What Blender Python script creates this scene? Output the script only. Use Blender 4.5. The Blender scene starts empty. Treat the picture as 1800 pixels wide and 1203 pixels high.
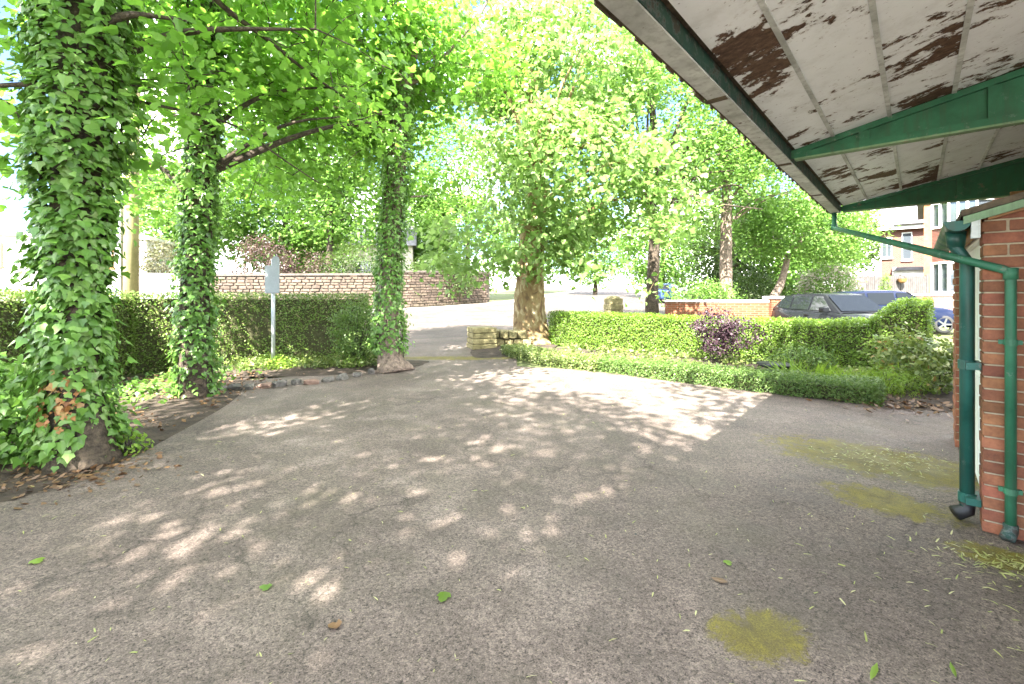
import bpy, bmesh, math, random
import numpy as np
from mathutils import Vector, Matrix, noise

random.seed(7)
rng = np.random.default_rng(11)
sc = bpy.context.scene
COL = sc.collection
R = math.radians

# ------------------------------------------------------------------ camera, sky, sun, exposure
EYE = 1.5
F = 800.0 / 1800.0                       # focal length over image width
cam_data = bpy.data.cameras.new('camera')
cam = bpy.data.objects.new('camera', cam_data)
COL.objects.link(cam)
cam.location = (0, 0, EYE)
cam.rotation_euler = (R(90), 0, 0)
cam_data.sensor_width = 36
cam_data.lens = 36 * F
cam_data.shift_y = -86.5 / 1800
cam_data.clip_start = 0.05
cam_data.clip_end = 2000
sc.camera = cam

SUN_H = Vector((0.364, 0.935, 0)).normalized()      # the way the light travels over the ground
SUN_EL = R(48)
world = bpy.data.worlds.new('World')
sc.world = world
world.use_nodes = True
wn = world.node_tree
for n in list(wn.nodes):
    wn.nodes.remove(n)
wo = wn.nodes.new('ShaderNodeOutputWorld')
bgd = wn.nodes.new('ShaderNodeBackground')
sky = wn.nodes.new('ShaderNodeTexSky')
sky.sky_type = 'NISHITA'
sky.sun_disc = False
sky.sun_elevation = SUN_EL
to_sun = -SUN_H
sky.sun_rotation = math.atan2(to_sun.x, to_sun.y)
sky.air_density = 0.8
sky.dust_density = 0.2
sky.ozone_density = 3.0
bgd.inputs['Strength'].default_value = 0.05
# broken white cloud over the blue
wtc = wn.nodes.new('ShaderNodeTexCoord')
wmp = wn.nodes.new('ShaderNodeMapping'); wmp.inputs['Scale'].default_value = (1, 1, 1.8); wmp.inputs['Location'].default_value = (3.1, .7, .4)
wnz = wn.nodes.new('ShaderNodeTexNoise'); wnz.inputs['Scale'].default_value = 2.6; wnz.inputs['Detail'].default_value = 7; wnz.inputs['Roughness'].default_value = .58
wrp = wn.nodes.new('ShaderNodeValToRGB')
wrp.color_ramp.elements[0].position = .46; wrp.color_ramp.elements[1].position = .62
wmx = wn.nodes.new('ShaderNodeMix'); wmx.data_type = 'RGBA'
wmx.inputs[7].default_value = (27.0, 26.4, 25.6, 1)
wn.links.new(wtc.outputs['Generated'], wmp.inputs[0]); wn.links.new(wmp.outputs[0], wnz.inputs['Vector'])
wn.links.new(wnz.outputs['Fac'], wrp.inputs[0]); wn.links.new(wrp.outputs[0], wmx.inputs[0])
wn.links.new(sky.outputs[0], wmx.inputs[6]); wn.links.new(wmx.outputs[2], bgd.inputs[0])
wn.links.new(bgd.outputs[0], wo.inputs[0])

sun_data = bpy.data.lights.new('sun', 'SUN')
sun_data.energy = 3.9
sun_data.angle = R(0.5)
sun_data.color = (1.0, 0.95, 0.87)
sun = bpy.data.objects.new('sun', sun_data)
COL.objects.link(sun)
ldir = SUN_H * math.cos(SUN_EL) + Vector((0, 0, -math.sin(SUN_EL)))
sun.rotation_euler = ldir.to_track_quat('-Z', 'Y').to_euler()
sun.location = (10, -20, 30)

sc.view_settings.view_transform = 'Standard'
sc.view_settings.look = 'None'
sc.view_settings.gamma = 1
sc.view_settings.use_curve_mapping = False
sc.view_settings.exposure = 3.75
sc.render.engine = 'CYCLES'
sc.cycles.max_bounces = 10
sc.cycles.diffuse_bounces = 5
sc.cycles.transmission_bounces = 6
sc.cycles.transparent_max_bounces = 8
sc.cycles.use_denoising = True

# ------------------------------------------------------------------ helpers
def at(px, py, Y):
    """A point seen at photo pixel (px, py) at depth Y."""
    return Vector(((px - 900) / 800 * Y, Y, EYE + (515 - py) / 800 * Y))

def T(x, y):
    """Height of the terrain: level near, a gentle climb beyond the gate."""
    return 0.033 * (min(y, 85) - 13) if y > 13 else 0.0

def tag(o, label=None, cat=None, group=None, kind=None):
    if label: o['label'] = label
    if cat: o['category'] = cat
    if group: o['group'] = group
    if kind: o['kind'] = kind
    return o

def empty(name, loc=(0, 0, 0), rz=0.0):
    o = bpy.data.objects.new(name, None)
    COL.objects.link(o)
    o.location = loc
    o.rotation_euler = (0, 0, rz)
    o.empty_display_size = 0.2
    return o

def thing(name, label, cat, loc=(0, 0, 0), rz=0.0, group=None):
    return tag(empty(name, loc, rz), label, cat, group)

class MB:
    """Collects boxes, tubes and quads and links them as one mesh object."""
    def __init__(s):
        s.v, s.f = [], []
    def add(s, vs, fs):
        k = len(s.v)
        s.v += [tuple(p) for p in vs]
        s.f += [tuple(i + k for i in f) for f in fs]
        return s
    def box(s, x0, y0, z0, x1, y1, z1):
        vs = [(x0, y0, z0), (x1, y0, z0), (x1, y1, z0), (x0, y1, z0), (x0, y0, z1), (x1, y0, z1), (x1, y1, z1), (x0, y1, z1)]
        return s.add(vs, [(0, 3, 2, 1), (4, 5, 6, 7), (0, 1, 5, 4), (1, 2, 6, 5), (2, 3, 7, 6), (3, 0, 4, 7)])
    def hexa(s, b4, t4):
        return s.add(list(b4) + list(t4), [(0, 3, 2, 1), (4, 5, 6, 7), (0, 1, 5, 4), (1, 2, 6, 5), (2, 3, 7, 6), (3, 0, 4, 7)])
    def prism(s, pts, d):
        n = len(pts)
        d = Vector(d)
        vs = [Vector(p) for p in pts] + [Vector(p) + d for p in pts]
        fs = [tuple(range(n - 1, -1, -1)), tuple(range(n, 2 * n))]
        fs += [(i, (i + 1) % n, n + (i + 1) % n, n + i) for i in range(n)]
        return s.add(vs, fs)
    def tube(s, pts, rad, seg=8, cap=True, jitter=0.0, root=None):
        pts = [Vector(p) for p in pts]
        if not isinstance(rad, (list, tuple)):
            rad = [rad] * len(pts)
        vs, fs = [], []
        ref = None
        for i, p in enumerate(pts):
            d = (pts[min(i + 1, len(pts) - 1)] - pts[max(i - 1, 0)]).normalized()
            if ref is None:
                ref = d.orthogonal().normalized()
            u = (ref - d * ref.dot(d)).normalized()
            ref = u
            w = d.cross(u)
            for k in range(seg):
                an = 2 * math.pi * k / seg
                r = rad[i] * (1 + (random.uniform(-jitter, jitter) if jitter else 0))
                if root is not None:
                    q = Vector((math.cos(an) * 2.1 + p.x, math.sin(an) * 2.1 + p.y, p.z * .5))
                    r *= 1 + .10 * noise.noise(q * 1.5 + Vector((0, 0, p.z))) + root * math.exp(-max(0, p.z) / .16) * (.55 + 1.3 * noise.noise(q * 1.1))
                vs.append(p + (u * math.cos(an) + w * math.sin(an)) * r)
        for i in range(len(pts) - 1):
            for k in range(seg):
                k2 = (k + 1) % seg
                fs.append((i * seg + k, i * seg + k2, (i + 1) * seg + k2, (i + 1) * seg + k))
        if cap:
            fs.append(tuple(range(seg - 1, -1, -1)))
            fs.append(tuple((len(pts) - 1) * seg + k for k in range(seg)))
        return s.add(vs, fs)
    def mesh(s, name, mat=None, smooth=False):
        me = bpy.data.meshes.new(name)
        me.from_pydata(s.v, [], s.f)
        if mat: me.materials.append(mat)
        if smooth:
            me.polygons.foreach_set('use_smooth', [True] * len(me.polygons))
        me.update()
        return me
    def build(s, name, mat=None, parent=None, smooth=False):
        o = bpy.data.objects.new(name, s.mesh(name, mat, smooth))
        COL.objects.link(o)
        if parent: o.parent = parent
        return o

def bevel(o, w=0.01, seg=2):
    m = o.modifiers.new('bevel', 'BEVEL')
    m.width = w
    m.segments = seg
    m.limit_method = 'ANGLE'
    return o

def smooth_path(pts, n=6):
    """Catmull-Rom through the points."""
    P = [Vector(p) for p in pts]
    P = [P[0] * 2 - P[1]] + P + [P[-1] * 2 - P[-2]]
    out = []
    for i in range(1, len(P) - 2):
        for k in range(n):
            t = k / n
            a, b, c, d = P[i - 1], P[i], P[i + 1], P[i + 2]
            out.append(0.5 * ((2 * b) + (c - a) * t + (2 * a - 5 * b + 4 * c - d) * t * t + (3 * b - a - 3 * c + d) * t ** 3))
    out.append(P[-2])
    return out

# ------------------------------------------------------------------ materials
def new_mat(name):
    m = bpy.data.materials.new(name)
    m.use_nodes = True
    nt = m.node_tree
    for n in list(nt.nodes):
        nt.nodes.remove(n)
    out = nt.nodes.new('ShaderNodeOutputMaterial')
    return m, nt, out

def N(nt, typ, **kw):
    n = nt.nodes.new(typ)
    for k, v in kw.items():
        if k in n.bl_rna.properties.keys():
            setattr(n, k, v)
        else:
            n.inputs[k.replace('_', ' ')].default_value = v
    return n

def L(nt, a, b):
    nt.links.new(a, b)

def math_n(nt, op, a, b=None, clamp=False):
    n = nt.nodes.new('ShaderNodeMath')
    n.operation = op
    n.use_clamp = clamp
    for i, v in enumerate((a, b)):
        if v is None: continue
        if isinstance(v, (int, float)): n.inputs[i].default_value = v
        else: nt.links.new(v, n.inputs[i])
    return n.outputs[0]

def ramp(nt, fac, stops, interp='LINEAR'):
    r = nt.nodes.new('ShaderNodeValToRGB')
    r.color_ramp.interpolation = interp
    els = r.color_ramp.elements
    while len(els) < len(stops): els.new(0.5)
    for e, (p, c) in zip(els, stops):
        e.position = p
        e.color = (c[0], c[1], c[2], 1) if not isinstance(c, (int, float)) else (c, c, c, 1)
    L(nt, fac, r.inputs[0])
    return r.outputs[0]

def mixc(nt, fac, a, b, blend='MIX'):
    n = nt.nodes.new('ShaderNodeMix')
    n.data_type = 'RGBA'
    n.blend_type = blend
    for i, v in ((0, fac), (6, a), (7, b)):
        if isinstance(v, (int, float)): n.inputs[i].default_value = v
        elif isinstance(v, (tuple, list)): n.inputs[i].default_value = (v[0], v[1], v[2], 1)
        else: L(nt, v, n.inputs[i])
    return n.outputs[2]

def coords(nt, kind='Object', scale=None, loc=None):
    tc = nt.nodes.new('ShaderNodeTexCoord')
    o = tc.outputs[kind]
    if scale or loc:
        mp = nt.nodes.new('ShaderNodeMapping')
        if scale: mp.inputs['Scale'].default_value = scale
        if loc: mp.inputs['Location'].default_value = loc
        L(nt, o, mp.inputs[0])
        o = mp.outputs[0]
    return o

def noise_n(nt, vec, scale, detail=4, rough=0.55, dist=0.0):
    n = nt.nodes.new('ShaderNodeTexNoise')
    n.inputs['Scale'].default_value = scale
    n.inputs['Detail'].default_value = detail
    n.inputs['Roughness'].default_value = rough
    n.inputs['Distortion'].default_value = dist
    if vec is not None: L(nt, vec, n.inputs['Vector'])
    return n.outputs['Fac']

def bump(nt, h, strength=0.3, dist=0.01):
    b = nt.nodes.new('ShaderNodeBump')
    b.inputs['Strength'].default_value = strength
    b.inputs['Distance'].default_value = dist
    L(nt, h, b.inputs['Height'])
    return b.outputs[0]

def principled(nt, out, col, rough=0.7, metal=0.0, spec=0.5, normal=None):
    p = nt.nodes.new('ShaderNodeBsdfPrincipled')
    if isinstance(col, (tuple, list)): p.inputs['Base Color'].default_value = (col[0], col[1], col[2], 1)
    else: L(nt, col, p.inputs['Base Color'])
    if isinstance(rough, (int, float)): p.inputs['Roughness'].default_value = rough
    else: L(nt, rough, p.inputs['Roughness'])
    p.inputs['Metallic'].default_value = metal
    p.inputs['Specular IOR Level'].default_value = spec
    if normal is not None: L(nt, normal, p.inputs['Normal'])
    L(nt, p.outputs[0], out.inputs[0])
    return p

def mottled(name, c1, c2, scale=4.0, rough=0.8, metal=0.0, bstr=0.2, bdist=0.005, fine=40.0, spec=0.4, per_object=0.0):
    m, nt, out = new_mat(name)
    v = coords(nt)
    if per_object:
        oi = nt.nodes.new('ShaderNodeObjectInfo')
        va = nt.nodes.new('ShaderNodeVectorMath'); va.operation = 'ADD'
        sc_ = math_n(nt, 'MULTIPLY', oi.outputs['Random'], 37.0)
        L(nt, v, va.inputs[0]); L(nt, sc_, va.inputs[1])
        v = va.outputs[0]
    a = noise_n(nt, v, scale, 6, 0.6)
    f = noise_n(nt, v, fine, 4, 0.6)
    s = math_n(nt, 'ADD', math_n(nt, 'MULTIPLY', a, 0.7), math_n(nt, 'MULTIPLY', f, 0.3))
    col = ramp(nt, s, [(0.34, c1), (0.66, c2)])
    if per_object:
        hs = nt.nodes.new('ShaderNodeHueSaturation')
        L(nt, col, hs.inputs['Color'])
        L(nt, math_n(nt, 'ADD', math_n(nt, 'MULTIPLY', oi.outputs['Random'], per_object), 1 - per_object / 2), hs.inputs['Value'])
        w = nt.nodes.new('ShaderNodeTexWhiteNoise'); w.noise_dimensions = '1D'
        L(nt, math_n(nt, 'MULTIPLY', oi.outputs['Random'], 91.3), w.inputs['W'])
        L(nt, math_n(nt, 'ADD', math_n(nt, 'MULTIPLY', w.outputs['Value'], 0.022), 0.492), hs.inputs['Hue'])
        col = hs.outputs[0]
    principled(nt, out, col, rough, metal, spec, bump(nt, s, bstr, bdist))
    return m

def plain(name, c, rough=0.5, metal=0.0, spec=0.5):
    m, nt, out = new_mat(name)
    v = coords(nt)
    a = noise_n(nt, v, 9.0, 5, 0.65)
    col = mixc(nt, a, tuple(x * 0.8 for x in c), tuple(min(1, x * 1.15) for x in c))
    principled(nt, out, col, rough, metal, spec)
    return m

def leaf_mat(name, stops, trans, tfac=0.4, rough=0.45, spec=0.35):
    """Leaf: colour differs leaf by leaf; part of the light passes through."""
    m, nt, out = new_mat(name)
    g = nt.nodes.new('ShaderNodeNewGeometry')
    oi = nt.nodes.new('ShaderNodeObjectInfo')
    r = math_n(nt, 'FRACT', math_n(nt, 'ADD', g.outputs['Random Per Island'], math_n(nt, 'MULTIPLY', oi.outputs['Random'], 7.0)))
    col = ramp(nt, r, stops)
    p = nt.nodes.new('ShaderNodeBsdfPrincipled')
    L(nt, col, p.inputs['Base Color'])
    p.inputs['Roughness'].default_value = rough
    p.inputs['Specular IOR Level'].default_value = spec
    t = nt.nodes.new('ShaderNodeBsdfTranslucent')
    tcol = mixc(nt, r, tuple(x * 0.75 for x in trans), trans)
    L(nt, tcol, t.inputs['Color'])
    mx = nt.nodes.new('ShaderNodeMixShader')
    mx.inputs[0].default_value = tfac
    L(nt, p.outputs[0], mx.inputs[1])
    L(nt, t.outputs[0], mx.inputs[2])
    L(nt, mx.outputs[0], out.inputs[0])
    return m

M = {}
M['maple'] = leaf_mat('maple_leaf', [(0, (.065, .15, .022)), (.5, (.10, .21, .035)), (1, (.15, .26, .055))], (.30, .58, .07), .5)
M['plane'] = leaf_mat('plane_leaf', [(0, (.09, .17, .035)), (.5, (.145, .235, .06)), (1, (.23, .30, .13))], (.32, .52, .12), .45)
M['ash'] = leaf_mat('pale_leaf', [(0, (.065, .14, .022)), (.5, (.105, .20, .04)), (1, (.17, .25, .07))], (.28, .50, .09), .45)
M['darkleaf'] = leaf_mat('dark_leaf', [(0, (.03, .06, .015)), (.5, (.05, .09, .02)), (1, (.08, .12, .03))], (.12, .2, .03), .3)
M['copper'] = leaf_mat('copper_leaf', [(0, (.05, .03, .03)), (.6, (.08, .05, .045)), (1, (.10, .09, .05))], (.14, .08, .06), .3)
M['brownleaf'] = leaf_mat('olive_brown_leaf', [(0, (.06, .055, .03)), (.6, (.09, .085, .045)), (1, (.12, .14, .06))], (.16, .16, .06), .3)
M['ivy'] = leaf_mat('ivy_leaf', [(0, (.055, .13, .02)), (.5, (.10, .215, .034)), (.85, (.15, .27, .055)), (1, (.21, .30, .12))], (.22, .42, .06), .28, .38, .4)
M['deadivy'] = leaf_mat('withered_ivy_leaf', [(0, (.22, .09, .03)), (.5, (.34, .15, .05)), (1, (.35, .24, .10))], (.3, .15, .05), .2)
M['privet'] = leaf_mat('privet_leaf', [(0, (.065, .12, .012)), (.5, (.10, .18, .02)), (1, (.16, .25, .035))], (.28, .44, .04), .35)
M['hedge_l'] = leaf_mat('old_hedge_leaf', [(0, (.08, .12, .02)), (.45, (.12, .20, .03)), (.8, (.16, .26, .045)), (1, (.26, .21, .12))], (.14, .22, .04), .25)
M['box'] = leaf_mat('box_leaf', [(0, (.05, .10, .02)), (.5, (.085, .155, .03)), (1, (.15, .21, .06))], (.18, .3, .05), .3)
M['purple'] = leaf_mat('purple_leaf', [(0, (.03, .016, .022)), (.6, (.055, .03, .04)), (1, (.10, .065, .075))], (.08, .03, .045), .25)
M['lime'] = leaf_mat('lime_leaf', [(0, (.10, .18, .02)), (.5, (.15, .26, .03)), (1, (.22, .32, .05))], (.32, .48, .05), .4)
M['blossom'] = leaf_mat('blossom', [(0, (.35, .28, .24)), (.6, (.55, .48, .42)), (1, (.65, .62, .5))], (.4, .36, .3), .3)
M['cover'] = leaf_mat('ground_cover_leaf', [(0, (.06, .10, .025)), (.5, (.11, .16, .04)), (.85, (.18, .22, .06)), (1, (.32, .32, .16))], (.24, .32, .06), .3)
M['ginger'] = leaf_mat('ginger_leaf', [(0, (.17, .10, .025)), (1, (.28, .18, .05))], (.3, .18, .05), .3)
M['litter'] = leaf_mat('fallen_catkin', [(0, (.16, .19, .05)), (.5, (.30, .32, .10)), (1, (.44, .42, .22))], (.3, .3, .1), .15)
M['drybrown'] = leaf_mat('dry_brown_leaf', [(0, (.10, .06, .035)), (1, (.20, .115, .055))], (.2, .1, .05), .15)
M['bark'] = mottled('bark', (.012, .009, .006), (.10, .075, .052), 16, .92, bstr=1.0, bdist=.05, fine=60)
M['darkbark'] = mottled('dark_bark', (.02, .016, .012), (.06, .05, .038), 9, .9, bstr=.6, bdist=.01)
M['palebark'] = mottled('pale_bark', (.05, .036, .026), (.28, .21, .165), 13, .9, bstr=1.0, bdist=.04, fine=50)
M['soil'] = mottled('soil', (.014, .010, .007), (.075, .054, .038), 5, .95, bstr=1.0, bdist=.04, fine=45)
M['twig'] = mottled('twig_mass', (.035, .035, .016), (.085, .085, .035), 12, .95, bstr=.8, bdist=.03, fine=50)

def plane_bark():
    m, nt, out = new_mat('flaking_bark')
    v = coords(nt, 'Object', (1, 1, .6))
    a = noise_n(nt, v, 6, 3, .5, .6)
    b_ = noise_n(nt, v, 30, 4, .6)
    col = ramp(nt, a, [(.36, (.10, .06, .03)), (.44, (.20, .13, .06)), (.55, (.24, .18, .08)), (.62, (.40, .33, .20))])
    col = mixc(nt, math_n(nt, 'MULTIPLY', b_, .5), col, (.08, .06, .03))
    principled(nt, out, col, .85, 0, .3, bump(nt, a, .7, .02))
    return m
M['planebark'] = plane_bark()

def asphalt(name, moss, tone=1.0):
    m, nt, out = new_mat(name)
    v = coords(nt)
    big = noise_n(nt, v, .55, 6, .62, .3)
    mid = noise_n(nt, v, 3.2, 6, .65)
    vo = nt.nodes.new('ShaderNodeTexVoronoi')
    vo.inputs['Scale'].default_value = 200
    L(nt, v, vo.inputs['Vector'])
    sep = nt.nodes.new('ShaderNodeSeparateColor')
    L(nt, vo.outputs['Color'], sep.inputs[0])
    fine = noise_n(nt, v, 160, 3, .7)
    vo2 = nt.nodes.new('ShaderNodeTexVoronoi')
    vo2.inputs['Scale'].default_value = 75
    L(nt, v, vo2.inputs['Vector'])
    sep2 = nt.nodes.new('ShaderNodeSeparateColor'); L(nt, vo2.outputs['Color'], sep2.inputs[0])
    grain = math_n(nt, 'ADD', math_n(nt, 'ADD', math_n(nt, 'MULTIPLY', sep.outputs[0], .42), math_n(nt, 'MULTIPLY', sep2.outputs[0], .28)), math_n(nt, 'MULTIPLY', fine, .30))
    base = ramp(nt, math_n(nt, 'ADD', math_n(nt, 'MULTIPLY', big, .6), math_n(nt, 'MULTIPLY', mid, .4)),
                [(.34, tuple(c * tone for c in (.077, .059, .049))), (.5, tuple(c * tone for c in (.119, .093, .079))), (.64, tuple(c * tone for c in (.174, .140, .120)))])
    g = ramp(nt, grain, [(.22, .25), (.40, .82), (.55, 1.0), (.8, 1.75)])
    worn = ramp(nt, noise_n(nt, v, 1.6, 8, .7, .4), [(.38, .86), (.5, 1.0), (.62, 1.14)])
    base = mixc(nt, 1.0, base, worn, 'MULTIPLY')
    ck = nt.nodes.new('ShaderNodeTexVoronoi'); ck.feature = 'DISTANCE_TO_EDGE'; ck.inputs['Scale'].default_value = .42
    cv = nt.nodes.new('ShaderNodeVectorMath'); cv.operation = 'ADD'
    cn = nt.nodes.new('ShaderNodeTexNoise'); cn.inputs['Scale'].default_value = 2.2; cn.inputs['Detail'].default_value = 6
    L(nt, v, cn.inputs['Vector']); L(nt, v, cv.inputs[0]); L(nt, cn.outputs['Color'], cv.inputs[1]); L(nt, cv.outputs[0], ck.inputs['Vector'])
    crack = ramp(nt, ck.outputs['Distance'], [(.0, .5), (.006, 1.0)])
    gate2 = ramp(nt, noise_n(nt, v, .5, 3, .5), [(.5, 1.0), (.56, 0.0)])
    base = mixc(nt, gate2, base, mixc(nt, 1.0, base, crack, 'MULTIPLY'))
    col = mixc(nt, 1.0, base, g, 'MULTIPLY')
    if moss:
        sx = nt.nodes.new('ShaderNodeSeparateXYZ')
        L(nt, v, sx.inputs[0])
        tot = None
        w = noise_n(nt, v, 8, 10, .82, .6)
        for (cx, cy, ra, rb, ang) in moss:
            dx = math_n(nt, 'SUBTRACT', sx.outputs[0], cx)
            dy = math_n(nt, 'SUBTRACT', sx.outputs[1], cy)
            c, s_ = math.cos(ang), math.sin(ang)
            u = math_n(nt, 'ADD', math_n(nt, 'MULTIPLY', dx, c / ra), math_n(nt, 'MULTIPLY', dy, s_ / ra))
            q = math_n(nt, 'ADD', math_n(nt, 'MULTIPLY', dx, -s_ / rb), math_n(nt, 'MULTIPLY', dy, c / rb))
            d = math_n(nt, 'SQRT', math_n(nt, 'ADD', math_n(nt, 'MULTIPLY', u, u), math_n(nt, 'MULTIPLY', q, q)))
            k = math_n(nt, 'SUBTRACT', 1.0, d, True)
            tot = k if tot is None else math_n(nt, 'MAXIMUM', tot, k)
        amt = math_n(nt, 'MULTIPLY', math_n(nt, 'SUBTRACT', math_n(nt, 'ADD', tot, math_n(nt, 'MULTIPLY', w, 2.6)), 1.42), 3.2, True)
        amt = math_n(nt, 'MULTIPLY', amt, math_n(nt, 'MULTIPLY', tot, 6.0, True))
        mcol = mixc(nt, ramp(nt, w, [(.4, 0.0), (.62, 1.0)]), ramp(nt, fine, [(.3, (.05, .042, .012)), (.7, (.13, .105, .03))]), ramp(nt, fine, [(.3, (.08, .066, .01)), (.7, (.25, .21, .03))]))
        col = mixc(nt, math_n(nt, 'MULTIPLY', amt, .95), col, mcol)
        # damp, faintly green cast where moss has a hold
        dampn = ramp(nt, noise_n(nt, v, 1.1, 5, .6), [(.5, 0.0), (.72, .4)])
        col = mixc(nt, dampn, col, (.07, .065, .04))
    rough = ramp(nt, mid, [(.3, .62), (.7, .9)])
    principled(nt, out, col, rough, 0, .35, bump(nt, grain, .55, .006))
    return m
A2 = math.atan2(-.665, .747)
M['drive'] = asphalt('drive_asphalt', [(3.25, 4.05, 1.1, .62, A2), (2.68, 3.26, .5, .32, A2), (1.08, 1.98, .27, .2, .3), (2.8, 2.5, .4, .2, A2), (-1.4, 10.4, 2.0, .35, .0)])
M['road'] = asphalt('road_asphalt', None, .62)
M['pave'] = asphalt('pavement_asphalt', [(-2.0, 11.5, 2.2, .8, .4)], .9)
M['gravelly'] = mottled('dusty_edge', (.08, .066, .052), (.20, .17, .138), 2.5, .95, bstr=.5, bdist=.01, fine=70)
M['verge'] = mottled('verge', (.05, .06, .02), (.10, .12, .04), 2, .95, bstr=.8, bdist=.03, fine=20)

def soffit_paint():
    m, nt, out = new_mat('peeling_white_paint')
    v0 = coords(nt)
    oi = nt.nodes.new('ShaderNodeObjectInfo')
    va = nt.nodes.new('ShaderNodeVectorMath'); va.operation = 'ADD'
    L(nt, v0, va.inputs[0]); L(nt, math_n(nt, 'MULTIPLY', oi.outputs['Random'], 50.0), va.inputs[1])
    mp = nt.nodes.new('ShaderNodeMapping')
    mp.inputs['Rotation'].default_value = (0, 0, R(40))
    mp.inputs['Scale'].default_value = (1.0, 1.35, 1)
    L(nt, va.outputs[0], mp.inputs[0])
    v = mp.outputs[0]
    a = noise_n(nt, v, 1.7, 9, .68, .25)
    b_ = noise_n(nt, v, 9, 8, .72, .2)
    s = math_n(nt, 'ADD', math_n(nt, 'MULTIPLY', a, .72), math_n(nt, 'MULTIPLY', b_, .28))
    gate = noise_n(nt, v0, .9, 2, .5)
    s = math_n(nt, 'ADD', s, math_n(nt, 'MULTIPLY', math_n(nt, 'SUBTRACT', gate, .5), .22))
    peel = ramp(nt, s, [(.531, 0.0), (.540, 1.0)])
    halo = ramp(nt, s, [(.510, 0.0), (.540, .4)])
    speck = ramp(nt, noise_n(nt, v, 38, 5, .7), [(.63, 0.0), (.67, .6)])
    dirt = noise_n(nt, v0, 6, 8, .7)
    white = ramp(nt, dirt, [(.3, (.72, .735, .74)), (.5, (.85, .875, .895)), (.75, (.89, .915, .935))])
    col = mixc(nt, halo, white, (.42, .36, .30))
    col = mixc(nt, speck, col, (.14, .09, .06))
    pc = ramp(nt, noise_n(nt, v, 26, 8, .75), [(.35, (.05, .03, .022)), (.55, (.13, .075, .05)), (.72, (.26, .18, .13))])
    col = mixc(nt, peel, col, pc)
    h = math_n(nt, 'SUBTRACT', math_n(nt, 'MULTIPLY', dirt, .3), peel)
    principled(nt, out, col, .7, 0, .3, bump(nt, h, .8, .005))
    return m
M['soffit'] = soffit_paint()

def painted(name, c, chip, amt=.62, rough=.4):
    m, nt, out = new_mat(name)
    v = coords(nt)
    a = noise_n(nt, v, 9, 10, .75)
    b_ = noise_n(nt, v, 2.3, 6, .65, .4)
    streak = noise_n(nt, coords(nt, 'Object', (14, 14, 1.2)), 1.6, 6, .65)
    base = mixc(nt, ramp(nt, b_, [(.3, 0.0), (.7, 1.0)]), tuple(x * .55 for x in c), tuple(min(1, x * 1.5 + .012) for x in c))
    grime = ramp(nt, streak, [(.48, 0.0), (.68, .55)])
    base = mixc(nt, grime, base, tuple(.35 * x + .65 * y for x, y in zip(c, (.07, .06, .045))))
    halo = ramp(nt, a, [(amt - .05, 0.0), (amt, .45)])
    base = mixc(nt, halo, base, tuple(.5 * x + .18 for x in c))
    k = ramp(nt, a, [(amt, 0.0), (amt + .015, .9)])
    col = mixc(nt, k, base, chip)
    rg = ramp(nt, b_, [(.3, rough), (.7, min(1, rough + .3))])
    h = math_n(nt, 'SUBTRACT', math_n(nt, 'MULTIPLY', b_, .4), k)
    principled(nt, out, col, rg, 0, .4, bump(nt, h, .35, .002))
    return m
M['green'] = painted('green_paint', (.022, .13, .065), (.20, .13, .07), .635, .38)
M['greenlight'] = painted('weathered_green_paint', (.17, .27, .15), (.30, .26, .18), .60, .55)
M['teal'] = painted('dark_green_paint', (.008, .085, .065), (.16, .13, .08), .655, .32)
M['darkgreen'] = painted('grimy_dark_green_paint', (.012, .05, .036), (.05, .04, .03), .55, .5)
M['gutterwhite'] = painted('grey_gutter_paint', (.52, .54, .52), (.13, .10, .07), .63, .55)
M['gutterbrown'] = mottled('mossy_gutter', (.035, .028, .018), (.16, .12, .08), 7, .9, bstr=.5, bdist=.008)
M['timber'] = mottled('orange_timber', (.20, .09, .03), (.36, .18, .065), 6, .6, bstr=.2)
M['whitepaint'] = mottled('white_paint', (.62, .62, .60), (.80, .80, .78), 4, .5, bstr=.05)
M['render'] = mottled('white_render', (.42, .40, .385), (.58, .56, .54), 2, .85, bstr=.2)
M['cream'] = mottled('cream_render', (.48, .42, .36), (.66, .60, .52), 2, .85, bstr=.2)
M['mortar'] = mottled('mortar', (.26, .21, .14), (.44, .37, .26), 12, .95, bstr=.4)
M['brick'] = mottled('red_brick', (.15, .05, .028), (.30, .112, .058), 9, .8, bstr=.35, bdist=.004, fine=60, per_object=.55)
M['stone'] = mottled('sandstone', (.055, .042, .032), (.155, .115, .085), 3, .9, bstr=.7, bdist=.02, fine=18, per_object=.6)
M['wallcore'] = mottled('wall_joint', (.06, .05, .042), (.14, .12, .10), 5, .95, bstr=.5)
M['mossstone'] = mottled('mossy_stone', (.09, .075, .03), (.30, .26, .13), 6, .92, bstr=.8, bdist=.02, fine=30)
M['greystone'] = mottled('grey_rubble', (.05, .046, .042), (.17, .155, .14), 4, .9, bstr=.7, bdist=.02, per_object=.5)
M['pinkstone'] = mottled('pink_rubble', (.14, .085, .065), (.27, .18, .14), 4, .9, bstr=.6, bdist=.02)
M['coping'] = mottled('pale_coping', (.55, .52, .5), (.76, .74, .72), 4, .8, bstr=.3)
M['galv'] = mottled('galvanised_metal', (.36, .38, .41), (.52, .54, .58), 5, .45, .3, bstr=.05)
M['signback'] = mottled('grey_sign_back', (.22, .235, .25), (.32, .335, .35), 3, .5, .1, bstr=.05)
M['polewood'] = mottled('pole_wood', (.17, .15, .07), (.30, .26, .13), 3, .9, bstr=.4)
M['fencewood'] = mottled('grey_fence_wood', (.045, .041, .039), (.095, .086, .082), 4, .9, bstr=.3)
M['slate'] = mottled('slate', (.11, .105, .12), (.20, .19, .22), 3, .7, bstr=.3)
M['blue'] = plain('blue_sign', (.02, .04, .30), .4)
M['black'] = plain('black_plastic', (.012, .012, .013), .5)
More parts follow.
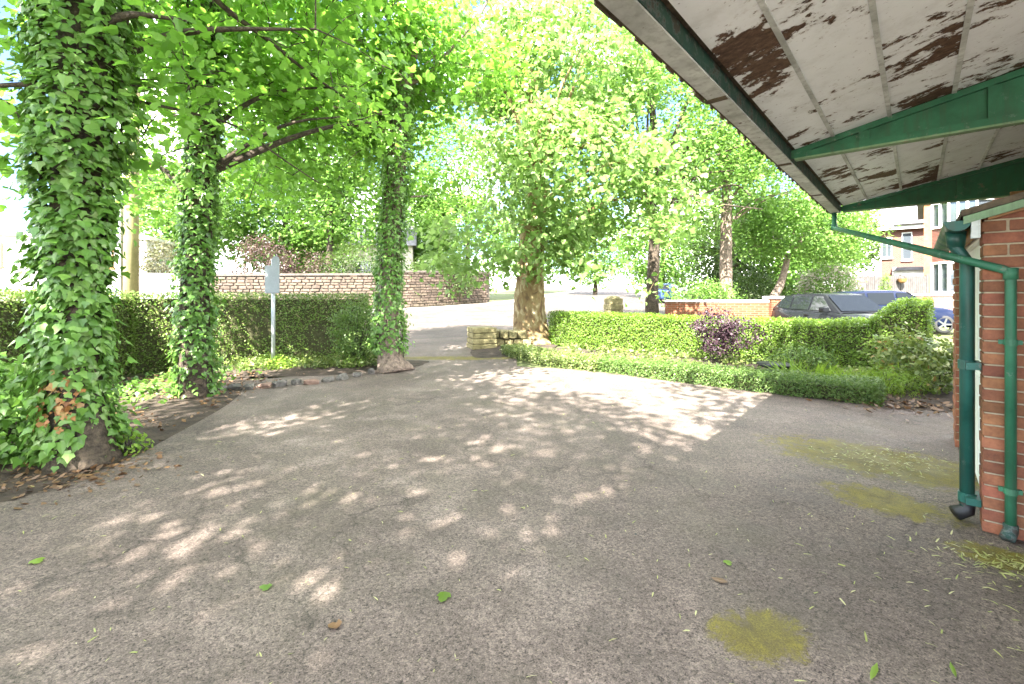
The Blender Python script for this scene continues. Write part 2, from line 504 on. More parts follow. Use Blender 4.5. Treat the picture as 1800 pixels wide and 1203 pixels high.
M['darkmetal'] = plain('dark_basin', (.03, .03, .034), .5)

def glass_mat(name, c, rough=.04):
    m, nt, out = new_mat(name)
    principled(nt, out, c, rough, 0.0, .9)
    return m
M['glass'] = glass_mat('window_glass', (.05, .06, .07))
M['carglass'] = glass_mat('car_glass', (.012, .014, .016))
M['carglass'].node_tree.nodes['Principled BSDF'].inputs['Specular IOR Level'].default_value = .3
M['headlight'] = glass_mat('headlight_glass', (.45, .47, .5), .1)
def car_paint(name, c):
    m, nt, out = new_mat(name)
    principled(nt, out, c, .2, 0.0, .11)
    return m
M['carblack'] = car_paint('black_car_paint', (.010, .011, .013))
M['carblue'] = car_paint('blue_car_paint', (.008, .012, .03))
M['carfar'] = car_paint('far_car_paint', (.04, .07, .16))
M['tyre'] = plain('tyre_rubber', (.02, .02, .02), .85)
M['rim'] = plain('alloy', (.16, .165, .17), .3, .8)

def brick_tex(name, c1, c2, mort, sx=1.0):
    m, nt, out = new_mat(name)
    g = nt.nodes.new('ShaderNodeTexCoord')
    sp = nt.nodes.new('ShaderNodeSeparateXYZ'); L(nt, g.outputs['Object'], sp.inputs[0])
    cb = nt.nodes.new('ShaderNodeCombineXYZ')
    L(nt, math_n(nt, 'ADD', sp.outputs[0], sp.outputs[1]), cb.inputs[0]); L(nt, sp.outputs[2], cb.inputs[1])
    b_ = nt.nodes.new('ShaderNodeTexBrick')
    L(nt, cb.outputs[0], b_.inputs['Vector'])
    b_.inputs['Color1'].default_value = (*c1, 1); b_.inputs['Color2'].default_value = (*c2, 1); b_.inputs['Mortar'].default_value = (*mort, 1)
    b_.inputs['Scale'].default_value = 1.0
    b_.inputs['Brick Width'].default_value = .225 * sx; b_.inputs['Row Height'].default_value = .075 * sx; b_.inputs['Mortar Size'].default_value = .008
    a = noise_n(nt, g.outputs['Object'], 2.5, 6, .65)
    col = mixc(nt, a, mixc(nt, .5, b_.outputs[0], (0, 0, 0)), b_.outputs[0])
    col = mixc(nt, .5, col, b_.outputs[0])
    principled(nt, out, col, .85, 0, .3, bump(nt, b_.outputs['Fac'], -.4, .006))
    return m
M['housebrick'] = brick_tex('house_brick', (.13, .042, .03), (.17, .062, .042), (.19, .15, .125))
M['gardenbrick'] = brick_tex('garden_wall_brick', (.15, .045, .02), (.21, .07, .03), (.18, .13, .09))
M['pinkbrick'] = brick_tex('pink_brick', (.18, .08, .062), (.23, .105, .085), (.22, .17, .15))

# ------------------------------------------------------------------ leaves
def fan(outline, z=None):
    """A leaf outline as a fan of triangles round its middle; edges droop a little."""
    pts = [(0, .42, .0)] + [(x, y, -.10 * abs(x) * 2 - (.06 if y > .8 else 0)) for x, y in outline]
    n = len(outline)
    return np.array(pts, dtype=np.float64), [(0, 1 + i, 1 + (i + 1) % n) for i in range(n)]
LOBED = fan([(0, 0), (.34, .02), (.50, .40), (.30, .46), (.26, .78), (0, 1.0), (-.26, .78), (-.30, .46), (-.50, .40), (-.34, .02)])
IVY = fan([(0, 0), (.34, -.06), (.48, .30), (.26, .48), (0, 1.0), (-.26, .48), (-.48, .30), (-.34, -.06)])
OVAL = (np.array([(0, 0, 0), (.26, .35, -.05), (.2, .7, -.05), (0, 1, -.04), (-.2, .7, -.05), (-.26, .35, -.05)]), [(0, 1, 2, 3), (0, 3, 4, 5)])
DIAMOND = (np.array([(0, 0, 0), (.3, .5, -.08), (0, 1, 0), (-.3, .5, -.08)]), [(0, 1, 2), (0, 2, 3)])
BLADE = (np.array([(-.035, 0, 0), (.035, 0, 0), (.03, .55, .06), (0, 1, -.12), (-.03, .55, .06)]), [(0, 1, 2, 4), (4, 2, 3)])

def nrm(v):
    return v / np.maximum(np.linalg.norm(v, axis=1, keepdims=True), 1e-9)

def leaf_basis(normal, tip):
    n = nrm(normal)
    t = tip - n * np.sum(tip * n, axis=1, keepdims=True)
    t = nrm(t + 1e-6)
    return np.cross(t, n), t, n

def leaf_object(name, pos, basis, size, tpl, mat, parent=None, kind=None):
    tv, tf = tpl
    x, t, n = basis
    N_ = len(pos)
    if N_ == 0: return None
    s = size[:, None, None]
    V = pos[:, None, :] + s * (tv[None, :, 0:1] * x[:, None, :] + tv[None, :, 1:2] * t[:, None, :] + tv[None, :, 2:3] * n[:, None, :])
    k = len(tv)
    V = V.reshape(-1, 3)
    li, starts, totals = [], [], []
    lens = np.array([len(f) for f in tf])
    flat = np.concatenate([np.array(f) for f in tf])
    off = (np.arange(N_) * k)[:, None]
    loops = (flat[None, :] + off).ravel()
    st0 = np.concatenate([[0], np.cumsum(lens)[:-1]])
    starts = (st0[None, :] + (np.arange(N_) * len(flat))[:, None]).ravel()
    me = bpy.data.meshes.new(name)
    me.vertices.add(len(V)); me.vertices.foreach_set('co', V.astype(np.float32).ravel())
    me.loops.add(len(loops)); me.loops.foreach_set('vertex_index', loops.astype(np.int32))
    me.polygons.add(len(starts)); me.polygons.foreach_set('loop_start', starts.astype(np.int32))
    me.polygons.foreach_set('loop_total', np.tile(lens, N_).astype(np.int32))
    me.update(calc_edges=True)
    me.materials.append(mat)
    o = bpy.data.objects.new(name, me)
    COL.objects.link(o)
    if parent: o.parent = parent
    if kind: o['kind'] = kind
    return o

def leaf_tpl_mesh(name, tpl, mat):
    me = bpy.data.meshes.new(name)
    me.from_pydata([tuple(p) for p in tpl[0]], [], tpl[1])
    me.materials.append(mat)
    return me

def in_frame(pos):
    Y = pos[:, 1]
    Ys = np.maximum(Y, .05)
    px = 900 + 800 * pos[:, 0] / Ys
    py = 515 - 800 * (pos[:, 2] - EYE) / Ys
    return (Y > .3) & (px > 8) & (px < 1792) & (py > 8) & (py < 1195)

def foliage(name, pos, basis, size, tpl, mat, parent, single=0, pick=None, piece='leaf'):
    """Leaves as one mesh; the SINGLE ones that show largest are objects of their own."""
    idx = np.arange(len(pos))
    if single:
        ok = in_frame(pos)
        if pick is not None: ok &= pick
        face = np.abs(np.sum(basis[2] * nrm(pos - np.array([0, 0, EYE])), axis=1))
        score = np.where(ok, size / np.linalg.norm(pos - np.array([0, 0, EYE]), axis=1) * (.35 + face), -1)
        sel = np.argsort(-score)[:single]
        sel = sel[score[sel] > 0]
        me = leaf_tpl_mesh(piece, tpl, mat)
        x, t, n = basis
        holder = parent
        for i in sel:
            o = bpy.data.objects.new(piece, me)
            m = Matrix.Identity(4)
            for c, vec in enumerate((x[i], t[i], n[i])):
                for r_ in range(3): m[r_][c] = vec[r_] * size[i]
            for r_ in range(3): m[r_][3] = pos[i][r_]
            o.matrix_world = m
            COL.objects.link(o)
            o.parent = holder
        keep = np.ones(len(pos), bool); keep[sel] = False
        pos, size = pos[keep], size[keep]
        basis = tuple(b_[keep] for b_ in basis)
    return leaf_object(name, pos, basis, size, tpl, mat, parent, 'stuff')

def in_ellipsoids(ells, n, hollow=.35):
    vol = np.array([e[3] * e[4] * e[5] * (e[6] if len(e) > 6 else 1) for e in ells]); vol /= vol.sum()
    pick = rng.choice(len(ells), n, p=vol)
    E = np.array([e[:6] for e in ells])[pick]
    d = nrm(rng.normal(size=(n, 3)))
    r = (hollow + (1 - hollow) * rng.random(n)) ** (1 / 2.0)
    return E[:, :3] + d * r[:, None] * E[:, 3:6], E[:, :3]

def gaps(p, freq, cut):
    """Keeps points where a smooth random field is high, so crowns get holes and clumps."""
    out = np.zeros(len(p), bool)
    for i, q in enumerate(p):
        out[i] = noise.noise(Vector(q) * freq) + .45 * noise.noise(Vector(q) * freq * 2.3) > cut
    return out

def crown_leaves(ells, n_cl, per, size, spread=.30, flat=.55, cut=-.15, freq=.55, hollow=.35, up=.9):
    c, cen = in_ellipsoids(ells, n_cl, hollow)
    k = gaps(c, freq, cut)
    c, cen = c[k], cen[k]
    n = len(c) * per
    cl = np.repeat(c, per, 0)
    off = rng.normal(size=(n, 3)) * spread * np.array([1, 1, flat])
    tilt = np.repeat(nrm(rng.normal(size=(len(c), 3))), per, 0) * .5
    pos = cl + off
    out = nrm(cl - np.repeat(cen, per, 0)) * .35
    nor = rng.normal(size=(n, 3)) * .55 + tilt + out
    nor[:, 2] += up
    tip = off * 1.2 + rng.normal(size=(n, 3)) * .25
    tip[:, 2] -= .25
    s = size * (.65 + .7 * rng.random(n))
    return c, pos, leaf_basis(nor, tip), s

def limbs(mb, trunk, ells, clusters, n_limb, r0, seg=6):
    """Limbs from the trunk into the crown, and a twig from the nearest limb to each clump of leaves."""
    nodes = []
    for i in range(n_limb):
        e = ells[i % len(ells)]
        d = Vector(nrm(rng.normal(size=(1, 3)))[0])
        end = Vector((e[0] + d.x * e[3] * .8, e[1] + d.y * e[4] * .8, e[2] + abs(d.z) * e[5] * .7 - e[5] * .1))
        fits = [p for p in trunk if p.z < end.z - .35 * math.hypot(p.x - end.x, p.y - end.y)] or [trunk[len(trunk) // 2]]
        base = fits[-1]
        mid = base.lerp(end, .45) + Vector((random.uniform(-.3, .3), random.uniform(-.3, .3), .12 * (end - base).length))
        pts = smooth_path([base, mid, end], 5)
        rr = r0 * random.uniform(.5, .95)
        mb.tube(pts, [rr * (1 - .82 * t / (len(pts) - 1)) for t in range(len(pts))], seg, jitter=.08)
        nodes += pts[2:]
    A = np.array([tuple(p) for p in nodes])
    cl = np.array(clusters)
    near = np.array([np.min(np.sum((A - c) ** 2, 1)) for c in cl])
    for c in cl[np.argsort(near)]:           # each clump's twig grows from the nearest limb or earlier twig
        j = np.argmin(np.sum((A - c) ** 2, 1))
        p, q = Vector(A[j]), Vector(c)
        d = (q - p).length
        m_ = p.lerp(q, .5) + Vector((random.uniform(-.12, .12), random.uniform(-.12, .12), .04)) * d
        mb.tube([p, m_, q], [.007 + .004 * min(d, 1), .006, .004], 4, cap=False)
        A = np.vstack([A, c, tuple(m_)])

def tree(name, label, cat, base, trunk_pts, trunk_r, ells, n_cl, per, size, mat, bark, tpl=OVAL, n_limb=8, limb_r=.08,
         single=0, group=None, extra=None, seg=20, twig_max=500, limb_z=-9, root=.35, **kw):
    o = thing(name, label, cat, (0, 0, 0), 0, group)
    tp = smooth_path(trunk_pts, 9)
    k = len(tp) - 1
    rad = list(np.interp(np.linspace(0, 1, len(tp)), np.linspace(0, 1, len(trunk_r)), trunk_r))
    mb = MB(); mb.tube(tp, rad, seg, jitter=.03, root=root)
    mb.build('trunk', bark, o, True)
    c, pos, bas, s = crown_leaves(ells, n_cl, per, size, **kw)
    lb = MB()
    limbs(lb, tp, [e for e in ells if e[2] > limb_z], c[:twig_max], n_limb, limb_r)
    for pts, r0, r1 in (extra or []):
        q = smooth_path(pts, 5)
        lb.tube(q, [r0 + (r1 - r0) * i / (len(q) - 1) for i in range(len(q))], 6, jitter=.05)
    lb.build('branches', bark, o, True)
    foliage('crown', pos, bas, s, tpl, mat, o, single)
    return o

# ------------------------------------------------------------------ ground, drive, road
def sheet(name, rows, mat, dz, kind='structure'):
    """A sheet of quads over rows of points, laid on the terrain."""
    mb = MB()
    k = len(rows[0])
    for r_ in rows:
        for (x, y) in r_:
            mb.v.append((x, y, T(x, y) + dz))
    for i in range(len(rows) - 1):
        for j in range(k - 1):
            mb.f.append((i * k + j, i * k + j + 1, (i + 1) * k + j + 1, (i + 1) * k + j))
    return tag(mb.build(name, mat), kind=kind)

def strip(name, A_, B_, mat, dz, n=8, m=10):
    A_ = smooth_path([(x, y, 0) for x, y in A_], m)
    B_ = smooth_path([(x, y, 0) for x, y in B_], m)
    rows = [[tuple(a_.lerp(b_, j / n).xy) for j in range(n + 1)] for a_, b_ in zip(A_, B_)]
    return sheet(name, rows, mat, dz)

ys = [-200, -60, -20, -5, 0, 5, 9, 13, 20, 30, 45, 60, 85, 140, 400]
sheet('ground', [[(x, y) for x in (-400, -100, -40, -15, 0, 15, 40, 100, 400)] for y in ys], M['verge'], -.02)

NEAR = [(-32, 3), (-20, 7.4), (-12, 10.9), (-3.1, 14.3), (3, 17.6), (8, 24), (12.5, 34), (17, 48), (22, 66)]
FARE = [(-34, 13.5), (-24, 17.8), (-15.3, 22.2), (-6.1, 26.4), (-.9, 33.2), (1.8, 40), (4.2, 48), (8.5, 62), (12, 76)]
strip('road', NEAR, FARE, M['road'], .004)
PV = [(-33, .5), (-20.5, 5.2), (-12.3, 8.9), (-4.0, 12.2), (2.6, 15.4), (8, 21.5), (13, 33), (18, 48), (23, 66)]
strip('pavement', PV, NEAR, M['pave'], .0, 4)
FP = [(-34.6, 14.6), (-24.5, 19.1), (-15.7, 23.5), (-6.6, 27.7), (-1.6, 34.2), (.9, 40.6), (3.2, 48.6), (7.5, 62.6), (11, 76.6)]
strip('far_pavement', FARE, FP, M['gravelly'], .10, 2)
# kerb stones of the far pavement
kb = MB()
fe = smooth_path([(x, y, 0) for x, y in FARE], 10)
for a_, b_ in zip(fe[:-1], fe[1:]):
    d = (b_ - a_).normalized(); n_ = Vector((d.y, -d.x, 0))
    q = [a_ + n_ * .002, b_ + n_ * .002, b_ + n_ * .12, a_ + n_ * .12]
    kb.hexa([(p.x, p.y, T(p.x, p.y)) for p in q], [(p.x, p.y, T(p.x, p.y) + .105) for p in q])
tag(kb.build('kerb', M['coping']), kind='structure')

# the drive: fills the yard, its edge follows beds and building
drive_rows = []
for i in range(171):
    y = -8 + i * .125
    xl = -5.8 if y < 7 else -5.8 + (y - 7) * 1.6
    xl = min(xl, -2.6)
    xr = 12 if y < 5.5 else max(.1, 12 - (y - 5.5) * 3.2)
    xl += .16 * noise.noise(Vector((y * .9, 3.3, 0))) + .05 * noise.noise(Vector((y * 4, 1.3, 0)))
    if y >= 11.5: xl, xr = -3.3, -.3
    if y <= 13.6: drive_rows.append([(xl + (xr - xl) * j / 24, y) for j in range(25)])
tag(sheet('driveway', drive_rows, M['drive'], .008), kind='structure')

def blob_sheet(name, cx, cy, rx, ry, mat, dz, rot=0, seedv=0, h=.0):
    mb = MB()
    n = 40
    c, s_ = math.cos(rot), math.sin(rot)
    rings = 4
    for r_ in range(rings + 1):
        for k in range(n):
            an = 2 * math.pi * k / n
            w = 1 + .16 * noise.noise(Vector((math.cos(an) * 1.7 + seedv, math.sin(an) * 1.7, seedv))) + .06 * noise.noise(Vector((math.cos(an) * 6, math.sin(an) * 6 + seedv, 1)))
            f = r_ / rings
            u, v_ = rx * w * f * math.cos(an), ry * w * f * math.sin(an)
            x, y = cx + u * c - v_ * s_, cy + u * s_ + v_ * c
            mb.v.append((x, y, T(x, y) + dz + h * (1 - f * f) * (1 + .5 * noise.noise(Vector((x * 3, y * 3, 0))))))
    for r_ in range(rings):
        for k in range(n):
            mb.f.append((r_ * n + k, r_ * n + (k + 1) % n, (r_ + 1) * n + (k + 1) % n, (r_ + 1) * n + k))
    return tag(mb.build(name, mat, None, True), kind='structure')

blob_sheet('soil', -5.45, 5.4, 1.85, 3.3, M['soil'], .010, R(12), 1.0, .03)
blob_sheet('planted_bed', -4.0, 9.2, 2.2, 1.05, M['soil'], .012, R(14), 2.0, .07)
blob_sheet('garden_bed', 4.2, 8.6, 5.2, 1.55, M['soil'], .012, A2, 3.0, .06)
blob_sheet('gate_bed', .1, 12.6, 1.0, 2.2, M['soil'], .012, R(-20), 5.0, .05)

# ------------------------------------------------------------------ building frame: a runs away from the camera, b to the right
TA = Vector((2.05, 3.33, 0))
VA = Vector((.665, .747, 0)).normalized()
VB = Vector((.747, -.665, 0)).normalized()
ROT = math.atan2(VB.y, VB.x)             # local x = b, local y = a
def P(a, b, z):
    return TA + VA * a + VB * b + Vector((0, 0, z))

house = thing('brick_house', 'red brick house wing at the right edge with green downpipe and white door frame', 'house', TA, ROT)
# local coordinates: x = b, y = a
BR = {}
def brick_piece(parent, x0, y0, z0, x1, y1, z1):
    key = (round(x1 - x0, 4), round(y1 - y0, 4), round(z1 - z0, 4))
    if key not in BR:
        mb = MB(); lx, ly, lz = [k / 2 for k in key]
        e = .004
        b_ = [(-lx, -ly), (lx, -ly), (lx, ly), (-lx, ly)]
        bi = [(-lx + e, -ly + e), (lx - e, -ly + e), (lx - e, ly - e), (-lx + e, ly - e)]
        vs = [(p[0], p[1], -lz) for p in bi] + [(p[0], p[1], -lz + e) for p in b_] + [(p[0], p[1], lz - e) for p in b_] + [(p[0], p[1], lz) for p in bi]
        fs = [(0, 3, 2, 1), (12, 13, 14, 15)]
        for l in range(3):
            for k in range(4):
                fs.append((l * 4 + k, l * 4 + (k + 1) % 4, (l + 1) * 4 + (k + 1) % 4, (l + 1) * 4 + k))
        mb.add(vs, fs)
        BR[key] = mb.mesh('brick', M['brick'])
    o = bpy.data.objects.new('brick', BR[key])
    COL.objects.link(o)
    o.parent = parent
    j = random.uniform(-.0025, .0025)
    o.location = ((x0 + x1) / 2 + j, (y0 + y1) / 2 + random.uniform(-.0025, .0025), (z0 + z1) / 2)
    return o

W0, N0 = .99, .24        # wall face (b) and near face (a)
core = MB(); core.box(W0 + .008, N0 + .008, .0, W0 + .9, N0 + .215, 2.02)
wall1 = core.build('wall', M['mortar'], house)
for k in range(27):
    z0 = .006 + k * .075; z1 = z0 + .065
    if k % 2 == 0:
        brick_piece(wall1, W0, N0, z0, W0 + .215, N0 + .1025, z1)
        brick_piece(wall1, W0, N0 + .1125, z0, W0 + .1025, N0 + .2, z1)
        x = W0 + .225
    else:
        brick_piece(wall1, W0, N0, z0, W0 + .1025, N0 + .2, z1)
        x = W0 + .1125
    while x < W0 + .6:
        brick_piece(wall1, x, N0, z0, x + .215, N0 + .1025, z1); x += .225
# far pier
F0 = 2.30
core = MB(); core.box(W0 - .02, F0 + .008, 0, W0 + .42, F0 + .42, 2.02)
wall2 = core.build('wall', M['mortar'], house)
for k in range(27):
    z0 = .006 + k * .075; z1 = z0 + .065
    xs = W0 - .03
    if k % 2 == 0:
        brick_piece(wall2, xs, F0, z0, xs + .215, F0 + .1025, z1)
        brick_piece(wall2, xs, F0 + .1125, z0, xs + .1025, F0 + .3275, z1)
    else:
        brick_piece(wall2, xs, F0, z0, xs + .1025, F0 + .215, z1)
        brick_piece(wall2, xs, F0 + .225, z0, xs + .1025, F0 + .43, z1)
        brick_piece(wall2, xs + .1125, F0, z0, xs + .3275, F0 + .1025, z1)
# door between the piers
d = MB()
d.box(W0 + .012, N0 + .22, 0, W0 + .10, N0 + .29, 1.95)
d.box(W0 + .012, F0 - .07, 0, W0 + .10, F0 - .003, 1.95)
d.box(W0 + .012, N0 + .29, 1.87, W0 + .10, F0 - .07, 1.95)
df = bevel(d.build('door_frame', M['whitepaint'], house), .006)
d = MB(); d.box(W0 + .05, N0 + .292, .02, W0 + .085, F0 - .072, 1.868)
door = d.build('door', M['whitepaint'], house)
d = MB()
for i in range(2):
    for j in range(4):
        y0 = N0 + .36 + j * .42; z0 = .15 + i * .85
        if y0 + .34 < F0 - .08: d.box(W0 + .036, y0, z0, W0 + .0505, y0 + .34, z0 + .72)
d.build('panel', M['whitepaint'], door)
# body of the wing behind, upper storey (outside the frame) and roofs
d = MB(); d.box(W0 + .12, N0 + .22, 0, 2.9, F0 + .40, 1.94); d.build('wing_core', M['housebrick'], house)
d = MB(); d.box(2.92, -1.72, 0, 9.5, 5.2, 6.95); d.build('upper_wall', M['housebrick'], house)
d = MB(); d.prism([(2.72, -1.76, 6.96), (9.7, -1.76, 6.96), (6.2, -1.76, 9.2)], (0, 7.1, 0)); d.build('roof', M['slate'], house)
# wing roof: lean-to rising away from its gutter, with a sloping verge board
s_ = .30
d = MB()
d.hexa([(W0 - .10, N0 - .07, 1.98), (W0 + .9, N0 - .07, 1.98 + s_), (W0 + .9, F0 + .5, 1.98 + s_), (W0 - .10, F0 + .5, 1.98)],
       [(W0 - .10, N0 - .07, 2.02), (W0 + .9, N0 - .07, 2.02 + s_), (W0 + .9, F0 + .5, 2.02 + s_), (W0 - .10, F0 + .5, 2.02)])
d.build('wing_roof', M['gutterbrown'], house)
d = MB()
d.hexa([(W0 - .09, N0 - .075, 1.93), (W0 + .9, N0 - .075, 1.93 + s_), (W0 + .9, N0 - .045, 1.93 + s_), (W0 - .09, N0 - .045, 1.93)],
       [(W0 - .09, N0 - .075, 1.978), (W0 + .9, N0 - .075, 1.978 + s_), (W0 + .9, N0 - .045, 1.978 + s_), (W0 - .09, N0 - .045, 1.978)])
d.build('verge_board', M['greenlight'], house)
d = MB()
d.hexa([(W0 + .02, N0 - .04, 1.95), (W0 + .9, N0 - .04, 1.95 + s_ * .9), (W0 + .9, N0 - .003, 1.95 + s_ * .9), (W0 + .02, N0 - .003, 1.95)],
       [(W0 + .02, N0 - .04, 2.0), (W0 + .9, N0 - .04, 2.0 + s_ * .9), (W0 + .9, N0 - .003, 2.0 + s_ * .9), (W0 + .02, N0 - .003, 2.0)])
d.build('verge_trim', M['timber'], house)
d = MB(); d.box(W0 - .05, N0 + .0, 1.88, W0 - .006, F0 + .45, 1.975); d.build('eaves_board', M['timber'], house)
d = MB(); d.box(W0 - .055, N0 - .07, 1.84, W0 - .015, N0 - .005, 1.97); d.build('corner_block', M['gutterwhite'], house)
# orange boarded gable behind the verge
d = MB()
for i in range(7):
    z0 = 2.03 + i * .085
    d.box(W0 + .10 + i * .10, F0 - .3, z0 + .1, 2.9, F0 - .27, z0 + .18)
d.build('gable_boards', M['timber'], house)
# half-round gutter along the wing
def half_round(mb, x, z, r, y0, y1, seg=10, th=.006):
    for (ra, flip) in ((r, False), (r - th, True)):
        vs, fs = [], []
        for y in (y0, y1):
            for k in range(seg + 1):
                an = math.pi + math.pi * k / seg
                vs.append((x + ra * math.cos(an), y, z + ra * math.sin(an)))
        for k in range(seg):
            f = (k, k + 1, seg + 2 + k, seg + 1 + k)
            fs.append(f if not flip else f[::-1])
        mb.add(vs, fs)
    return mb
g = half_round(MB(), W0 - .115, 1.955, .064, N0 - .06, F0 + .48)
gw = g.build('gutter', M['teal'], house, True)
d = MB()
pts = [(W0 - .115 + .064 * math.cos(math.pi + math.pi * k / 10), N0 - .064, 1.955 + .064 * math.sin(math.pi + math.pi * k / 10)) for k in range(11)]
d.prism(pts, (0, .004, 0)); d.build('stop_end', M['teal'], gw)
for k in range(5):
    d = half_round(MB(), W0 - .115, 1.955, .074, N0 + .45 + k * .42, N0 + .50 + k * .42, 8, .009)
    d.build('gutter_bracket', M['greenlight'], gw)
# wide downpipe
px_, py_ = W0 - .062, N0 + .13
d = MB(); d.tube([(W0 - .115, py_, 1.90), (W0 - .115, py_, 1.80), (px_, py_, 1.70), (px_, py_, .10)], .037, 14)
dp = d.build('downpipe', M['teal'], house, True)
d = MB(); d.tube([(W0 - .115, py_, 1.80), (W0 - .115, py_, 1.905)], [.044, .054], 14); d.build('outlet', M['teal'], dp, True)
for z in (1.03, .16):
    d = MB(); d.tube([(px_, py_, z - .03), (px_, py_, z + .03)], .045, 14); d.box(px_ - .01, py_ - .09, z - .022, W0 - .003, py_ + .09, z + .022)
    d.build('pipe_bracket', M['teal'], dp)
d = MB(); d.tube([(px_, py_, .13), (px_, py_, .075), (px_ - .06, py_ - .03, .045)], [.043, .043, .046], 14); d.build('shoe', M['black'], dp, True)

# ------------------------------------------------------------------ canopy over the drive
canopy = thing('canopy', 'lean-to canopy with peeling white soffit boards on green trusses, overhead at right', 'canopy', TA, ROT)
SL = .207
def zs(b): return 2.5 + SL * b
A_ENDS = [-5.9, -2.97, 0.0, 2.86]
for ai in range(3):
    a0, a1 = A_ENDS[ai] + .03, A_ENDS[ai + 1] - .03
    if ai == 2: a1 += .02
    for k in range(9):
        b0 = .02 + k * .30 - (.07 if k else 0); b1 = .02 + (k + 1) * .30 - .07
        b0 += .004; b1 -= .004
        dz = random.uniform(-.002, .002)
        d = MB()
        n = 6
        for i in range(n):      # slight sag along the board
            pass
        ya = [a0 + (a1 - a0) * i / n for i in range(n + 1)]
        vs, fs = [], []
        for i, y in enumerate(ya):
            sg = -.004 * math.sin(math.pi * i / n) * random.uniform(.5, 1.2) + dz
            vs += [(b0, y, zs(b0) + .035 + sg), (b1, y, zs(b1) + .035 + sg), (b1, y, zs(b1) + .05 + sg), (b0, y, zs(b0) + .05 + sg)]
        for i in range(n):
            q = i * 4
            fs += [(q, q + 1, q + 5, q + 4), (q + 1, q + 2, q + 6, q + 5), (q + 2, q + 3, q + 7, q + 6), (q + 3, q, q + 4, q + 7)]
        fs += [(0, 3, 2, 1), (n * 4, n * 4 + 1, n * 4 + 2, n * 4 + 3)]
        d.add(vs, fs); d.build('soffit_board', M['soffit'], canopy)
        if k and ai < 3:
            d = MB(); w = .011
            bb = b0 - .004
            d.hexa([(bb - w, a0, zs(bb) + .026), (bb + w, a0, zs(bb) + .026), (bb + w, a1, zs(bb) + .026), (bb - w, a1, zs(bb) + .026)],
                   [(bb - w, a0, zs(bb) + .0335), (bb + w, a0, zs(bb) + .0335), (bb + w, a1, zs(bb) + .0335), (bb - w, a1, zs(bb) + .0335)])
            d.build('cover_strip', M['gutterwhite'], canopy)
d = MB()
d.hexa([(-.05, -5.95, zs(-.05) + .056), (2.9, -5.95, zs(2.9) + .056), (2.9, 2.92, zs(2.9) + .056), (-.05, 2.92, zs(-.05) + .056)],
       [(-.05, -5.95, zs(-.05) + .10), (2.9, -5.95, zs(2.9) + .10), (2.9, 2.92, zs(2.9) + .10), (-.05, 2.92, zs(-.05) + .10)])
d.build('roof_sheet', M['gutterbrown'], canopy)
def truss(a, lab=None):
    t = 0.02
    d = MB()
    bE = 2.85
    # top chord
    d.hexa([(.0, a - .028, zs(0) - .005), (bE, a - .028, zs(bE) - .005), (bE, a + .028, zs(bE) - .005), (.0, a + .028, zs(0) - .005)],
           [(.0, a - .028, zs(0) + .032), (bE, a - .028, zs(bE) + .032), (bE, a + .028, zs(bE) + .032), (.0, a + .028, zs(0) + .032)])
    top = d.build('truss', M['green'], canopy)
    d = MB(); d.box(.02, a - .03, 2.462, bE, a + .03, 2.474); d.build('bottom_flange', M['greenlight'], top)
    d = MB(); d.box(.0, a - .032, 2.474, bE, a - .022, 2.515); d.build('bottom_rail', M['green'], top)
    d = MB(); d.prism([(.12, a - .008, 2.476), (bE, a - .008, 2.476), (bE, a - .008, zs(bE) - .006), (.12, a - .008, zs(.12) - .006)], (0, .012, 0)); d.build('web_plate', M['green'], top)
    for b in (.42, 1.02, 1.75, 2.5):
        d = MB(); d.box(b - .028, a - .024, 2.516, b + .028, a - .0085, zs(b) - .006); d.build('web_post', M['green'], top)
    return top
for a in (-2.97, 0.0, 2.86): truss(a)
# fascia and box gutter along the low edge
d = MB(); d.box(-.032, -5.95, 2.466, -.004, 2.90, 2.55); d.build('fascia', M['darkgreen'], canopy)
d = MB()
d.box(-.095, -5.95, 2.455, -.006, 2.80, 2.464)
gut = d.build('gutter', M['gutterwhite'], canopy)
d = MB(); d.box(-.107, -5.95, 2.458, -.096, 2.80, 2.555)
for i in range(60):
    y = -5.9 + i * .145 + random.uniform(-.05, .05); w = random.uniform(.03, .12)
    if y + w < 2.78: d.box(-.1135, y, 2.455 - random.uniform(.0, .012), -.1075, y + w, 2.50 + random.uniform(0, .04))
d.build('gutter_lip', M['gutterbrown'], gut)
for y in (-2.97, -1.5, 0.02, 1.45):
    d = MB(); d.box(-.110, y - .02, 2.449, -.010, y + .02, 2.4548); d.build('gutter_strap', M['gutterbrown'], gut)
d = MB(); d.box(-.109, 2.801, 2.452, -.034, 2.812, 2.555); d.build('stop_end', M['teal'], gut)
# small-bore pipe: from the gutter end, slanting back to the brick pier, then down
gp = Vector((-.055, 2.755))
e1 = (gp.x, gp.y, 2.455); e2 = (gp.x, gp.y, 2.30); e2b = (gp.x + .01, gp.y - .03, 2.265)
nx, ny = W0 + .115, N0 - .034
d = MB()
d.tube([e1, e2, e2b, (W0 - .17, N0 - .10, 1.735), (nx - .03, ny - .002, 1.642), (nx, ny, 1.625), (nx, ny, 1.59), (nx, ny, .05)], .0255, 14)
pipe = d.build('drainpipe', M['green'], canopy, True)
for z in (1.2, .30):
    d = MB(); d.tube([(nx, ny, z - .018), (nx, ny, z + .018)], .030, 14); d.box(nx - .05, ny + .005, z - .013, nx + .05, N0 - .004, z + .013)
    d.build('pipe_clip', M['green'], pipe)
for (q, r_) in (((nx, ny, 1.62), .033), ((gp.x, gp.y, 2.285), .033)):
    d = MB(); d.tube([(q[0], q[1], q[2] - .04), (q[0], q[1], q[2] + .03)], r_, 14); d.build('pipe_elbow', M['green'], pipe, True)
